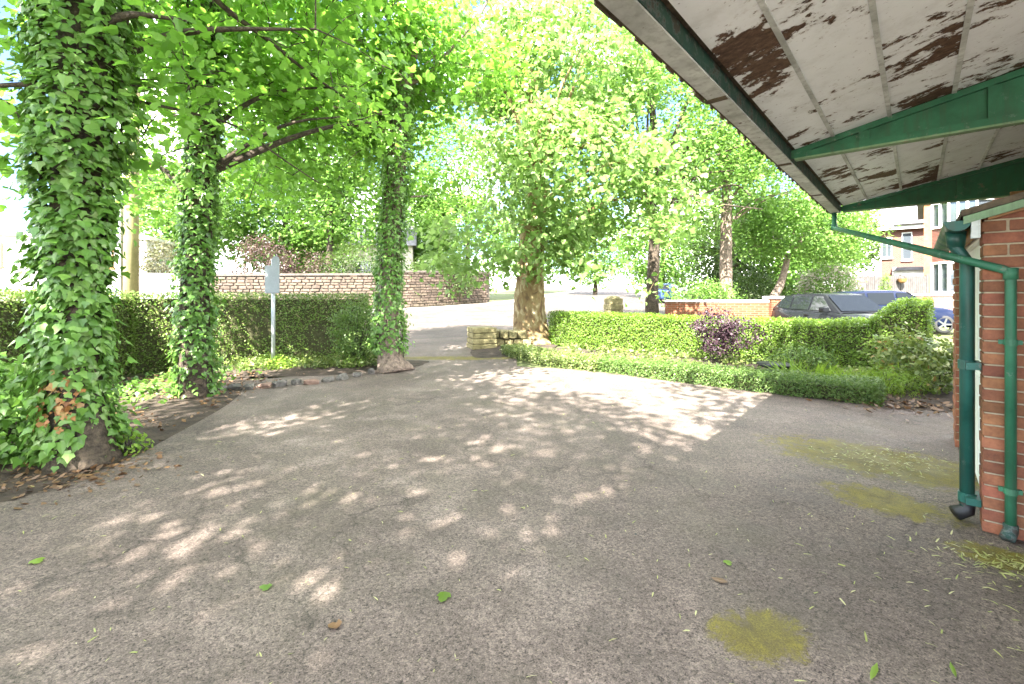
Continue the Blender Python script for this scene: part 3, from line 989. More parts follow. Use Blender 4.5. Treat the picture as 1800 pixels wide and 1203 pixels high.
d = MB(); d.tube([(nx, ny, .10), (nx, ny, .06), (nx - .02, ny - .05, .03)], [.034, .034, .036], 14); d.build('shoe', M['darkgreen'], pipe, True)

# ------------------------------------------------------------------ walls, houses and other built things beyond
WPATH = smooth_path([(-30, 17.2, 0), (-22, 20.9, 0), (-15.9, 23.9, 0), (-6.9, 28.1, 0), (-1.7, 34.6, 0)], 24)
def wall_top(p):
    return float(np.interp(p.x, [-30, -15.9, -10.5, -7.2, -6.8, -1.7], [2.30, 2.43, 2.55, 2.62, 2.80, 3.02]))
stone_wall = thing('stone_wall', 'tall coursed sandstone boundary wall across the road', 'wall')
wp = [p for p in WPATH if p.x > -16.8]
d = MB()
for a_, b_ in zip(wp[:-1], wp[1:]):
    dd = (b_ - a_).normalized(); n_ = Vector((-dd.y, dd.x, 0))
    q = [a_, b_, b_ + n_ * .38, a_ + n_ * .38]
    d.hexa([(p.x, p.y, T(p.x, p.y) - .1) for p in q], [(p.x, p.y, wall_top(p) - .05) for p in q])
d.build('wall_core', M['wallcore'], stone_wall)
# stones
seglen = [0.0]
for a_, b_ in zip(wp[:-1], wp[1:]): seglen.append(seglen[-1] + (b_ - a_).length)
def along(s):
    s = max(0, min(seglen[-1] - 1e-4, s))
    i = max(j for j in range(len(seglen)) if seglen[j] <= s + 1e-9); i = min(i, len(wp) - 2)
    t_ = (s - seglen[i]) / (seglen[i + 1] - seglen[i])
    dd = (wp[i + 1] - wp[i]).normalized()
    return wp[i].lerp(wp[i + 1], t_), dd
stones = []
course = 0
z = 0.0
while z < 3.2:
    h = random.uniform(.13, .21)
    s = random.uniform(-.3, 0)
    while s < seglen[-1]:
        l = random.uniform(.22, .55)
        p, dd = along(s + l / 2)
        top = wall_top(p); base = T(p.x, p.y) + .08
        zz = base + z
        if zz + h < top + .02 and s > 0 and s + l < seglen[-1]:
            stones.append((p, dd, l - .022, h - .02, zz + h / 2, random.uniform(.025, .075)))
        s += l
    z += h
sp = np.array([(s[0].x, s[0].y, s[4]) for s in stones])
vis = in_frame(sp)
pxs = 900 + 800 * sp[:, 0] / sp[:, 1]; pys = 515 - 800 * (sp[:, 2] - EYE) / sp[:, 1]
vis &= (pys < np.where(pxs < 655, 516, 560)) & ((pxs < 660) | (pxs > 722)) & (pxs > 385)
score = np.array([s[2] * s[3] for s in stones]) / sp[:, 1] ** 2 * vis
order = np.argsort(-score)
singles = set(int(i) for i in order[:290] if score[i] > 0)
ub = MB(); ub.box(-.5, -.5, -.5, .5, .5, .5)
def stone_mesh(k):
    mb = MB()
    vs = []
    for x in (-.5, .5):
        for zq in (-.5, .5):
            vs.append((x + random.uniform(-.04, .04), .5, zq + random.uniform(-.06, .06)))
    fr = []
    for x in (-.42, .0, .42):
        for zq in (-.36, .36):
            fr.append((x + random.uniform(-.06, .06), -.5 + random.uniform(-.1, .1), zq + random.uniform(-.08, .08)))
    bm = bmesh.new()
    for q in vs + fr: bm.verts.new(q)
    bmesh.ops.convex_hull(bm, input=bm.verts)
    me = bpy.data.meshes.new('stone'); bm.to_mesh(me); bm.free()
    me.materials.append(M['stone'])
    return me
SM = [stone_mesh(k) for k in range(6)]
rest = MB()
for i, (p, dd, l, h, zc, pr) in enumerate(stones):
    n_ = Vector((-dd.y, dd.x, 0))
    c = p - n_ * (pr / 2 - .02)
    m = Matrix(((dd.x * l, n_.x * (pr + .08), 0, c.x), (dd.y * l, n_.y * (pr + .08), 0, c.y), (0, 0, h, zc), (0, 0, 0, 1)))
    me = SM[i % 6]
    if i in singles:
        o = bpy.data.objects.new('stone', me); o.matrix_world = m; COL.objects.link(o); o.parent = stone_wall
    else:
        rest.add([m @ v.co for v in me.vertices], [tuple(f.vertices) for f in me.polygons])
tag(rest.build('stones', M['stone'], stone_wall), kind='stuff')
d = MB()
for a_, b_ in zip(wp[:-1], wp[1:]):
    dd = (b_ - a_).normalized(); n_ = Vector((-dd.y, dd.x, 0))
    q = [a_ - n_ * .1, b_ - n_ * .1, b_ + n_ * .46, a_ + n_ * .46]
    d.hexa([(p.x, p.y, wall_top(p) - .05) for p in q], [(p.x, p.y, wall_top(p) + .07) for p in q])
d.build('coping', M['wallcore'], stone_wall)

white_wall = thing('white_wall', 'low white painted wall behind the wooden telegraph pole', 'wall')
wq = [p for p in WPATH if p.x < -16.8]
d = MB()
for a_, b_ in zip(wq[:-1], wq[1:]):
    dd = (b_ - a_).normalized(); n_ = Vector((-dd.y, dd.x, 0))
    q = [a_, b_, b_ + n_ * .3, a_ + n_ * .3]
    d.hexa([(p.x, p.y, T(p.x, p.y) - .1) for p in q], [(p.x, p.y, 2.42) for p in q])
d.build('wall_body', M['render'], white_wall)
d = MB()
for a_, b_ in zip(wq[:-1], wq[1:]):
    dd = (b_ - a_).normalized(); n_ = Vector((-dd.y, dd.x, 0))
    q = [a_ - n_ * .05, b_ - n_ * .05, b_ + n_ * .35, a_ + n_ * .35]
    d.hexa([(p.x, p.y, 2.42) for p in q], [(p.x, p.y, 2.48) for p in q])
d.build('coping', M['coping'], white_wall)

def window(parent, x0, x1, z0, z1, y, n_v=2, n_h=1, fr=.07, mat=None, dep=.05, sill=True):
    """A framed window proud of a wall that faces -y; its panes are pieces of glass."""
    d = MB()
    d.box(x0, y - dep, z0, x0 + fr, y, z1); d.box(x1 - fr, y - dep, z0, x1, y, z1)
    d.box(x0 + fr, y - dep, z0, x1 - fr, y, z0 + fr); d.box(x0 + fr, y - dep, z1 - fr, x1 - fr, y, z1)
    for i in range(1, n_v):
        x = x0 + fr + (x1 - x0 - 2 * fr) * i / n_v
        d.box(x - fr * .4, y - dep * .9, z0 + fr, x + fr * .4, y, z1 - fr)
    w = d.build('window', mat or M['whitepaint'], parent)
    for i in range(n_v):
        xa = x0 + fr + (x1 - x0 - 2 * fr) * i / n_v + (fr * .4 if i else 0)
        xb = x0 + fr + (x1 - x0 - 2 * fr) * (i + 1) / n_v - (fr * .4 if i < n_v - 1 else 0)
        for j in range(n_h):
            za = z0 + fr + (z1 - z0 - 2 * fr) * j / n_h + (fr * .3 if j else 0); zb = z0 + fr + (z1 - z0 - 2 * fr) * (j + 1) / n_h
            g_ = MB(); g_.box(xa, y - dep * .5, za, xb, y - .004, zb); g_.build('pane', M['glass'], w)
    if sill:
        g_ = MB(); g_.box(x0 - .06, y - dep - .07, z0 - .09, x1 + .06, y - .003, z0 - .003); g_.build('sill', mat or M['whitepaint'], w)
    return w

# white building at the left edge
wb = thing('white_building', 'white rendered building with blue sign at the left edge', 'building', (-29.5, 24.5, T(0, 24)), R(18))
d = MB(); d.box(-9, 0, -.3, 8.2, 8, 4.3); d.build('wall', M['render'], wb)
d = MB(); d.box(-9.2, -.25, 4.3, 8.4, 8.2, 4.5); d.build('roof', M['coping'], wb)
for k in range(6):
    window(wb, -7.6 + k * 2.5, -5.9 + k * 2.5, 2.6, 3.9, 0, 2, 1, .08, M['timber'] if k % 2 else None)
d = MB(); d.box(1.2, -.06, 1.25, 2.95, -.01, 2.2); d.build('sign_panel', M['blue'], wb)

# cream house behind the shrubs
ch = thing('cream_house', 'cream rendered house half hidden behind the shrubs over the stone wall', 'house', (-13.2, 37, T(0, 37)), R(10))
d = MB(); d.box(-5, 0, -.3, 5, 7, 4.6); d.build('wall', M['cream'], ch)
d = MB(); d.prism([(-5.3, -.4, 4.6), (-5.3, 7.4, 4.6), (-5.3, 3.5, 7.0)], (10.6, 0, 0)); d.build('roof', M['slate'], ch)
for k in range(4): window(ch, -4.2 + k * 2.3, -2.9 + k * 2.3, 1.9, 3.3, 0, 2)

# near brick house at right with bay
rh = thing('bay_house', 'red brick semi-detached house with white bay windows beside the grey fence', 'house', (21.75, 24, T(0, 24)), R(-42))
d = MB(); d.box(0, 0, -.3, 9, 8, 6.0); d.build('wall', M['housebrick'], rh)
d = MB(); d.box(-.02, -.03, -.3, .28, .0, 6.0); d.build('quoin', M['timber'], rh)
d = MB(); d.prism([(-.3, -.3, 6.0), (-.3, 8.3, 6.0), (-.3, 4, 8.6)], (9.6, 0, 0)); d.build('roof', M['slate'], rh)
# bay: brick panels and windows, splayed on the left
bx0, bx1, bd = .30, 2.5, .7
for (z0, z1) in ((-.3, 1.12), (2.72, 4.45)):
    d = MB(); d.prism([(bx0, 0, z0), (bx1, 0, z0), (bx1 - .6, -bd, z0), (bx0 + .6, -bd, z0)], (0, 0, z1 - z0))
    d.build('bay', M['housebrick'], rh)
for (z0, z1) in ((1.12, 2.72), (4.45, 5.8)):
    d = MB(); d.prism([(bx0 + .03, .0, z0), (bx1 - .03, .0, z0), (bx1 - .62, -bd + .04, z0), (bx0 + .62, -bd + .04, z0)], (0, 0, z1 - z0))
    bay = d.build('bay_window', M['glass'], rh)
for (z0, z1) in ((1.12, 2.72), (4.45, 5.8)):
    for i in range(4):
        xx = bx0 + .6 + (bx1 - bx0 - 1.2) * i / 3
        d = MB(); d.box(xx - .05, -bd - .01, z0, xx + .05, -bd + .06, z1); d.build('mullion', M['whitepaint'], bay)
    for i in range(3):
        t_ = i / 2
        d = MB(); xx, yy = bx0 + .6 * t_, -bd * t_; d.box(xx - .05, yy - .04, z0, xx + .05, yy + .04, z1); d.build('mullion', M['whitepaint'], bay)
    for zz in (z0, z1 - .1):
        d = MB(); d.prism([(bx0 - .04, 0, zz), (bx1 + .04, 0, zz), (bx1 - .56, -bd - .05, zz), (bx0 + .56, -bd - .05, zz)], (0, 0, .1)); d.build('rail', M['whitepaint'], bay)

# farther house with white garage
fh = thing('far_house', 'distant brick and white house with garage and slate porch roof', 'house', (27.6, 34, T(0, 34)), R(-39))
d = MB(); d.box(0, 0, -.3, 4.6, 7, 5.6); d.build('wall', M['housebrick'], fh)
d = MB(); d.prism([(-.3, -.4, 5.5), (-.3, 7.4, 5.5), (-.3, 3.5, 8.0)], (5.2, 0, 0)); d.build('roof', M['slate'], fh)
d = MB(); d.box(-.32, -.46, 5.42, 4.9, -.40, 5.62); d.build('fascia', M['whitepaint'], fh)
d = MB(); d.box(-.05, -.42, 5.62, 4.4, -.36, 6.9); d.build('gable_render', M['render'], fh)
d = MB(); d.prism([(.9, -.7, 5.75), (4.3, -.7, 5.75), (2.6, -.7, 6.5)], (0, .25, 0)); d.build('porch_roof', M['slate'], fh)
window(fh, 1.6, 2.4, 3.2, 5.2, 0, 1, 2)
window(fh, .0, .85, 3.4, 4.9, -.02, 2, 2)
window(fh, .05, .75, .95, 1.7, 0, 2, 1)
d = MB(); d.box(.85, -.9, -.3, 3.6, -.02, 2.4)
gr_ = d.build('garage', M['render'], fh)
d = MB(); d.box(.85, -1.0, 2.4, 3.6, -.02, 2.65); d.build('garage_lintel', M['slate'], gr_)
for k in range(5):
    d = MB(); d.box(1.05, -.935, .1 + k * .42, 3.4, -.90, .1 + k * .42 + .40); d.build('door_panel', M['whitepaint'], gr_)

fh.scale = (.72, 1, 1)
# grey timber fence
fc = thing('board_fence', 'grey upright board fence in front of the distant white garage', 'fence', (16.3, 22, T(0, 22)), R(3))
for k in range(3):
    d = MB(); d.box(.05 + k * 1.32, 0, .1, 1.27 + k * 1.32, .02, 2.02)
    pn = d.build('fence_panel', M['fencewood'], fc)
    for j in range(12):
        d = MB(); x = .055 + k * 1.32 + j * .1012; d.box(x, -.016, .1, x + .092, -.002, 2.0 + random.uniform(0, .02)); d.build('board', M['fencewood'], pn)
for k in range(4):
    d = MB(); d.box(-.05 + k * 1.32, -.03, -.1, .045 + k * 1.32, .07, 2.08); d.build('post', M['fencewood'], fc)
orn = thing('wall_basket', 'small brown hanging basket on the grey board fence', 'basket', tuple(at(1586, 492, 21.9)))
d = MB(); d.tube([(0, 0, -.16), (0, 0, -.1), (0, 0, .05)], [.05, .14, .2], 10); d.build('bowl', M['timber'], orn)
d = MB(); d.tube([(-.19, 0, .05), (0, 0, .2), (.19, 0, .05)], .012, 5); d.build('hook', M['black'], orn)

def brick_wall(name, label, A_, B_, zt, th, mat, cop, piers=()):
    o = thing(name, label, 'wall')
    A_, B_ = Vector((*A_, 0)), Vector((*B_, 0))
    dd = (B_ - A_).normalized(); n_ = Vector((-dd.y, dd.x, 0))
    q = [A_, B_, B_ + n_ * th, A_ + n_ * th]
    d = MB(); d.hexa([(p.x, p.y, T(p.x, p.y) - .1) for p in q], [(p.x, p.y, zt) for p in q]); d.build('wall_body', mat, o)
    q = [A_ - n_ * .04 - dd * .02, B_ - n_ * .04 + dd * .02, B_ + n_ * (th + .04) + dd * .02, A_ + n_ * (th + .04) - dd * .02]
    d = MB(); d.hexa([(p.x, p.y, zt) for p in q], [(p.x, p.y, zt + .07) for p in q]); d.build('coping', cop, o)
    for s in piers:
        c = A_.lerp(B_, s) + n_ * th / 2
        d = MB(); d.box(c.x - .23, c.y - .23, T(c.x, c.y) - .1, c.x + .23, c.y + .23, zt + .12); pp = d.build('pier', mat, o)
        d = MB(); d.box(c.x - .27, c.y - .27, zt + .12, c.x + .27, c.y + .27, zt + .2); d.build('pier_cap', cop, pp)
    return o
brick_wall('garden_wall', 'low orange brick garden wall left of the black parked car', (5.45, 16.1), (9.1, 15.6), 1.18, .22, M['gardenbrick'], M['coping'], (.985,))
brick_wall('garden_wall', 'low pink brick wall with white coping in front of the board fence', (12.4, 18.6), (19.5, 18.4), 1.38, .22, M['pinkbrick'], M['coping'], ())

def stone_pier(name, label, x, y, w, h, dome, mat, group=None):
    o = thing(name, label, 'gate pier', (x, y, T(x, y)), R(20), group)
    d = MB()
    lv = 4
    for i in range(lv):
        e = random.uniform(-.012, .012); g_ = MB(); hh = h / lv
        g_.box(-w / 2 + e, -w / 2 + e, i * hh + .004, w / 2 - e, w / 2 - e, (i + 1) * hh - .006)
        b_ = bevel(g_.build('stone', mat, o), .025, 2)
    if dome:
        bm = bmesh.new(); bmesh.ops.create_uvsphere(bm, u_segments=14, v_segments=8, radius=w * .52)
        me = bpy.data.meshes.new('cap'); bm.to_mesh(me); bm.free(); me.materials.append(mat)
        c = bpy.data.objects.new('cap', me); COL.objects.link(c); c.parent = o; c.location = (0, 0, h - .02); c.scale = (1, 1, .42)
    return o
stone_pier('gate_pier', 'broken mossy stone gate pier by the big trunk at the drive mouth', -.82, 12.3, .66, .58, False, M['mossstone'])
o = stone_pier('gate_pier', 'mossy stone gate pier with domed top beyond the right hedge', 4.5, 20.2, .62, 1.02, True, M['mossstone'])
stone_pier('gate_pier', 'white painted gate pier far down the road left of the pale trunk', 10.0, 26.0, .75, 1.35, False, M['coping'])
# low mossy stone wall joining the broken pier to the trunk
lw = thing('low_stone_wall', 'low mossy rubble wall between broken pier and big trunk', 'wall')
for i in range(9):
    me = SM[i % 6].copy(); me.materials.clear(); me.materials.append(M['mossstone'])
    x = -.55 + (i % 5) * .24; zc = .14 if i < 5 else .36
    s = bpy.data.objects.new('stone', me); COL.objects.link(s); s.parent = lw
    s.location = (x + (.1 if i >= 5 else 0), 12.55 + random.uniform(-.05, .05), zc); s.scale = (.25, .34, .23)

# telegraph pole
pole = thing('telegraph_pole', 'thick wooden telegraph pole behind the hedge', 'pole', (-9.55, 11.4, 0))
d = MB(); d.tube([(0, 0, 0), (.02, 0, 4), (.06, .05, 8.4)], [.165, .15, .13], 14); d.build('shaft', M['polewood'], pole, True)
d = MB(); d.box(-.9, -.06, 7.7, 1.0, .06, 7.82); d.build('crossarm', M['polewood'], pole)
d = MB(); d.box(-.19, -.12, -.0, -.155, .12, 3.6); d.build('cable_guard', M['galv'], pole)

# back of a road sign on its pole
sg = thing('sign_post', 'back of a grey road sign on a slim metal pole before the hedge', 'sign', (-4.67, 8.9, 0), R(6))
d = MB(); d.tube([(0, 0, -.1), (0, 0, 2.16)], .036, 12); d.build('pole', M['galv'], sg, True)
d = MB(); d.box(-.135, -.052, 1.49, .135, -.040, 2.03); bevel(d.build('sign_plate', M['signback'], sg), .004, 1)
d = MB()
pts = [(0, -.066, 1.50), (.14, -.066, 1.50), (.14, -.066, 2.14)] + [(.07 + .07 * math.cos(an), -.066, 2.14 + .08 * math.sin(an)) for an in (R(40), R(80), R(100), R(140))] + [(0, -.066, 2.14)]
d.prism(pts, (0, .012, 0)); d.build('narrow_plate', M['signback'], sg)
for z in (1.6, 1.95):
    d = MB(); d.box(-.09, -.0395, z - .015, .09, .045, z + .015); d.build('clamp', M['galv'], sg)

# ------------------------------------------------------------------ cars
def car(name, label, loc, rz, paint, L_=4.25, W_=1.76, H_=1.47, group=None):
    o = thing(name, label, 'car', loc, rz, group)
    # stations along x (front at +x): (x, half width, z bottom, z belt)
    st = [(-2.10, .60, .34, .80), (-2.02, .74, .26, .92), (-1.6, .85, .22, .95), (-.9, .88, .20, .95), (.2, .88, .20, .93), (.95, .87, .20, .92),
          (1.35, .86, .20, .88), (1.8, .80, .22, .76), (2.05, .68, .26, .64), (2.14, .52, .32, .55)]
    vs, fs = [], []
    for (x, w, zb, zt) in st:
        zm = zb + (zt - zb) * .55
        ring = [(x, -w * .9, zb), (x, -w, zb + .12), (x, -w * 1.01, zm), (x, -w * .97, zt - .06), (x, -w * .88, zt), (x, 0, zt + .02),
                (x, w * .88, zt), (x, w * .97, zt - .06), (x, w * 1.01, zm), (x, w, zb + .12), (x, w * .9, zb)]
        vs += ring
    k = 11
    for i in range(len(st) - 1):
        for j in range(k - 1):
            fs.append((i * k + j, (i + 1) * k + j, (i + 1) * k + j + 1, i * k + j + 1))
        fs.append((i * k + k - 1, (i + 1) * k + k - 1, (i + 1) * k, i * k))
    fs.append(tuple(range(k))); fs.append(tuple((len(st) - 1) * k + j for j in range(k - 1, -1, -1)))
    d = MB().add(vs, fs); body = d.build('body', paint, o, True)
    # cabin shell
    cb = [(-1.98, .66, .93, .98), (-1.45, .60, 1.40, 0), (-.9, .61, 1.45, 0), (-.1, .61, 1.47, 0), (.35, .60, 1.43, 0), (1.10, .72, .93, 0)]
    def cw(x): return .80 if -1.8 < x < .9 else .72
    vs, fs = [], []
    for (x, w, zr, _) in cb:
        base = .92
        vs += [(x, -cw(x), base), (x, -w, zr - .04), (x, -w * .85, zr), (x, 0, zr + .015), (x, w * .85, zr), (x, w, zr - .04), (x, cw(x), base)]
    k = 7
    for i in range(len(cb) - 1):
        for j in range(k - 1): fs.append((i * k + j, (i + 1) * k + j, (i + 1) * k + j + 1, i * k + j + 1))
    d = MB().add(vs, fs); d.build('roof', paint, o, True)
    # glass: windscreen, rear screen, side windows set proud by a few millimetres
    def quad(name, p, off):
        n_ = (Vector(p[1]) - Vector(p[0])).cross(Vector(p[2]) - Vector(p[0])).normalized()
        if n_.dot(Vector(off)) < 0: n_ = -n_
        g_ = MB(); g_.prism([Vector(q) + n_ * .006 for q in p], n_ * .008); return g_.build(name, M['carglass'], o)
    quad('windscreen', [(1.06, -.64, .97), (1.06, .64, .97), (.42, .54, 1.40), (.42, -.54, 1.40)], (1, 0, 1))
    quad('rear_screen', [(-1.93, -.58, 1.0), (-1.93, .58, 1.0), (-1.50, .52, 1.36), (-1.50, -.52, 1.36)], (-1, 0, 1))
    for s in (-1, 1):
        quad('side_window', [(.86, s * .765, .97), (.02, s * .785, .97), (.02, s * .635, 1.38), (.36, s * .635, 1.37)], (0, s, .3))
        quad('side_window', [(-.06, s * .785, .97), (-.86, s * .785, .97), (-.86, s * .635, 1.37), (-.06, s * .635, 1.38)], (0, s, .3))
        quad('side_window', [(-.94, s * .785, .97), (-1.62, s * .765, 1.0), (-1.42, s * .635, 1.33), (-.94, s * .635, 1.37)], (0, s, .3))
        g_ = MB(); g_.box(.70, s * .86, .93, .92, s * 1.03, 1.08); mr = bevel(g_.build('mirror', paint, o), .03, 2)
        for x in (1.32, -1.32):
            g_ = MB()
            pr = [(.0, .30), (.09, .315), (.17, .315), (.21, .29), (.21, .21)]
            seg = 20; vs, fs = [], []
            for (yy, r_) in pr:
                for q in range(seg):
                    an = 2 * math.pi * q / seg
                    vs.append((x + r_ * math.cos(an), s * (.66 + yy), .315 + r_ * math.sin(an)))
            for i in range(len(pr) - 1):
                for q in range(seg): fs.append((i * seg + q, i * seg + (q + 1) % seg, (i + 1) * seg + (q + 1) % seg, (i + 1) * seg + q))
            wh = g_.add(vs, fs).build('wheel', M['tyre'], o, True)
            g_ = MB()
            for q in range(5):
                an = 2 * math.pi * q / 5
                c_, s2 = math.cos(an), math.sin(an)
                g_.prism([(x - s2 * .03, s * .855, .315 + c_ * .03), (x + s2 * .03, s * .855, .315 - c_ * .03), (x + c_ * .21 + s2 * .025, s * .86, .315 + s2 * .21 - c_ * .025), (x + c_ * .21 - s2 * .025, s * .86, .315 + s2 * .21 + c_ * .025)], (0, s * .012, 0))
            g_.build('rim', M['rim'], wh)
        g_ = MB(); g_.hexa([(1.78, s * .50, .60), (2.075, s * .42, .56), (1.99, s * .70, .58), (1.80, s * .79, .62)], [(1.74, s * .50, .72), (2.05, s * .42, .64), (1.95, s * .70, .69), (1.76, s * .79, .74)])
        bevel(g_.build('headlight', M['headlight'], o), .01, 1)
        g_ = MB(); g_.box(-2.08, s * .55 - .13, .68, -2.02, s * .55 + .13, .84); g_.build('tail_light', M['brick'], o)
        g_ = MB(); g_.box(-.12, s * .872 - .012, .80, .05, s * .872 + .02, .84); g_.build('door_handle', paint, o)
    g_ = MB(); g_.box(2.08, -.42, .36, 2.16, .42, .50); g_.build('grille', M['black'], o)
    g_ = MB(); g_.box(2.16, -.26, .40, 2.172, .26, .51); g_.build('number_plate', M['whitepaint'], o)
    return o
car('parked_car', 'black hatchback facing the drive behind the right hedge, pale windscreen in view', (9.66, 13.6, T(0, 13.6)), R(-88), M['carblack'], group='cars parked beyond the hedge')
car('parked_car', 'dark blue car behind the black hatchback, nose showing past the raised hedge end', (13.5, 16.5, T(0, 16.5)), R(-12), M['carblue'], group='cars parked beyond the hedge')
car('parked_car', 'distant blue car far up the road between two trunks', (12.2, 36, T(0, 36)), R(60), M['carfar'])

# ------------------------------------------------------------------ hedges
def hedge(name, label, path, heights, width, mat, n, size, core_mat=None, tpl=DIAMOND, group=None, thin=None, base_z=0, rough=.05, cat='hedge'):
    """A clipped hedge along a path: a twiggy inside and leaves over its sides, top and ends."""
    o = thing(name, label, cat, (0, 0, 0), 0, group)
    P_ = [Vector((x, y, 0)) for x, y in path]
    P_ = [p for p in smooth_path(P_, 8)]
    hs = np.interp(np.linspace(0, 1, len(P_)), np.linspace(0, 1, len(heights)), heights)
    cum = [0.0]
    for a_, b_ in zip(P_[:-1], P_[1:]): cum.append(cum[-1] + (b_ - a_).length)
    ins = .11 if width > .4 else .06
    d = MB()
    L_ = []
    for i, p in enumerate(P_):
        dd = (P_[min(i + 1, len(P_) - 1)] - P_[max(i - 1, 0)]).normalized(); n_ = Vector((-dd.y, dd.x, 0))
        e = dd * (ins if i == 0 else (-ins if i == len(P_) - 1 else 0))
        w = width / 2 - ins
        zt = T(p.x, p.y) + hs[i] - ins
        zb = T(p.x, p.y) + base_z
        L_.append([p - n_ * w * .85 + e + Vector((0, 0, zb)), p + n_ * w * .85 + e + Vector((0, 0, zb)), p + n_ * w + e + Vector((0, 0, zt)), p - n_ * w + e + Vector((0, 0, zt))])
    for i in range(len(L_)): d.v += [tuple(q) for q in L_[i]]
    for i in range(len(L_) - 1):
        q = i * 4
        d.f += [(q, q + 4, q + 5, q + 1), (q + 1, q + 5, q + 6, q + 2), (q + 2, q + 6, q + 7, q + 3), (q + 3, q + 7, q + 4, q)]
    d.f += [(0, 1, 2, 3), ((len(L_) - 1) * 4 + 3, (len(L_) - 1) * 4 + 2, (len(L_) - 1) * 4 + 1, (len(L_) - 1) * 4)]
    d.build('twigs', core_mat or M['twig'], o)
    # leaves
    hm = float(np.mean(hs)); LL = cum[-1]
    ar = np.array([LL * hm, LL * hm, LL * width, width * hm * 1.0, width * hm * 1.0]); ar /= ar.sum()
    f = rng.choice(5, n, p=ar)
    s = rng.random(n) * LL; u = rng.random(n); h01 = rng.random(n)
    s = np.where(f == 3, 0, np.where(f == 4, LL, s))
    X = np.interp(s, cum, [p.x for p in P_]); Yq = np.interp(s, cum, [p.y for p in P_]); HH = np.interp(s, cum, hs)
    ds = .05
    dx = np.interp(np.minimum(s + ds, LL), cum, [p.x for p in P_]) - np.interp(np.maximum(s - ds, 0), cum, [p.x for p in P_])
    dy = np.interp(np.minimum(s + ds, LL), cum, [p.y for p in P_]) - np.interp(np.maximum(s - ds, 0), cum, [p.y for p in P_])
    ln = np.hypot(dx, dy); dx /= ln; dy /= ln
    nx, ny = -dy, dx
    side = np.where(f == 0, -1.0, np.where(f == 1, 1.0, 0.0))
    lat = np.where(f < 2, side * width / 2, (u - .5) * width)
    z = np.where(f == 2, HH, h01 * HH)
    lat = np.where(f < 2, lat * (.86 + .14 * np.clip(z / HH, 0, 1)), lat)
    nor = np.stack([nx * side + np.where(f == 3, -dx, 0) + np.where(f == 4, dx, 0), ny * side + np.where(f == 3, -dy, 0) + np.where(f == 4, dy, 0), np.where(f == 2, 1.0, .15)], 1)
    pos = np.stack([X + nx * lat, Yq + ny * lat, z], 1)
    ground = np.array([T(a_, b_) for a_, b_ in pos[:, :2]])
    pos[:, 2] += ground
    wob = np.array([noise.noise(Vector(p) * 2.2) + .6 * noise.noise(Vector(p) * 6.5) for p in pos])
    dep = rng.random(n) ** 1.6 * ins * 1.5
    pos = pos + nor * (wob * rough - dep + .02)[:, None] + rng.normal(size=(n, 3)) * .012
    pos[:, 2] = np.maximum(pos[:, 2], ground + .01)
    keep = np.ones(n, bool)
    if thin:
        for (cx, cy, cz, r_) in thin:
            dd2 = np.sqrt((pos[:, 0] - cx) ** 2 + (pos[:, 1] - cy) ** 2 + (pos[:, 2] - cz) ** 2)
            keep &= ~((dd2 < r_) & (rng.random(n) < .75))
    nor = nor + rng.normal(size=(n, 3)) * .55; nor[:, 2] += .35
    tip = rng.normal(size=(n, 3)) * .8 + nor * .5; tip[:, 2] += .1
    sz = size * (.7 + .6 * rng.random(n))
    bs = leaf_basis(nor, tip)
    leaf_object('foliage', pos[keep], tuple(b_[keep] for b_ in bs), sz[keep], tpl, mat, o, 'stuff')
    return o
hedge('hedge', 'clipped left boundary hedge, tall and dark, behind the ivy trees and sign', [(-4.6, .8), (-5.75, 3.2), (-6.6, 5.6), (-7.35, 8.2), (-7.0, 8.9), (-5.4, 9.75), (-3.35, 10.6)],
      [1.5, 1.5, 1.5, 1.5, 1.49, 1.47, 1.46], .75, M['hedge_l'], 72000, .042, thin=[(-6.4, 9.0, 1.1, .35), (-4.2, 10.0, .55, .35), (-5.3, 9.6, .8, .3)])
B0, B1 = Vector((1.25, 13.3)), Vector((7.15, 8.0))
def bp(t): q = B0.lerp(B1, t); return (q.x, q.y)
hedge('hedge', 'neat bright green privet hedge with its right end raised in a curve', [bp(0), bp(.25), bp(.5), bp(.75), bp(.895), bp(.925), bp(.95), bp(.972), bp(1.02)],
      [.95, .95, .94, .95, .97, 1.08, 1.25, 1.37, 1.38], .6, M['privet'], 70000, .040)
hedge('low_hedge', 'ankle-high clipped box edging along the right bed beside the drive', [(1.75, 8.75), (2.6, 7.95), (3.7, 7.05), (4.95, 6.1)], [.26, .29, .30, .31], .42, M['box'], 26000, .030, rough=.03, cat='hedge')
hedge('ground_cover', 'pale flowering ground cover spilling along the sunny kerb right of the trunk', [(.0, 11.1), (.45, 10.1), (1.0, 9.45), (1.75, 8.75)], [.22, .26, .24, .24], .6, M['cover'], 15000, .035, rough=.08, cat='plant')

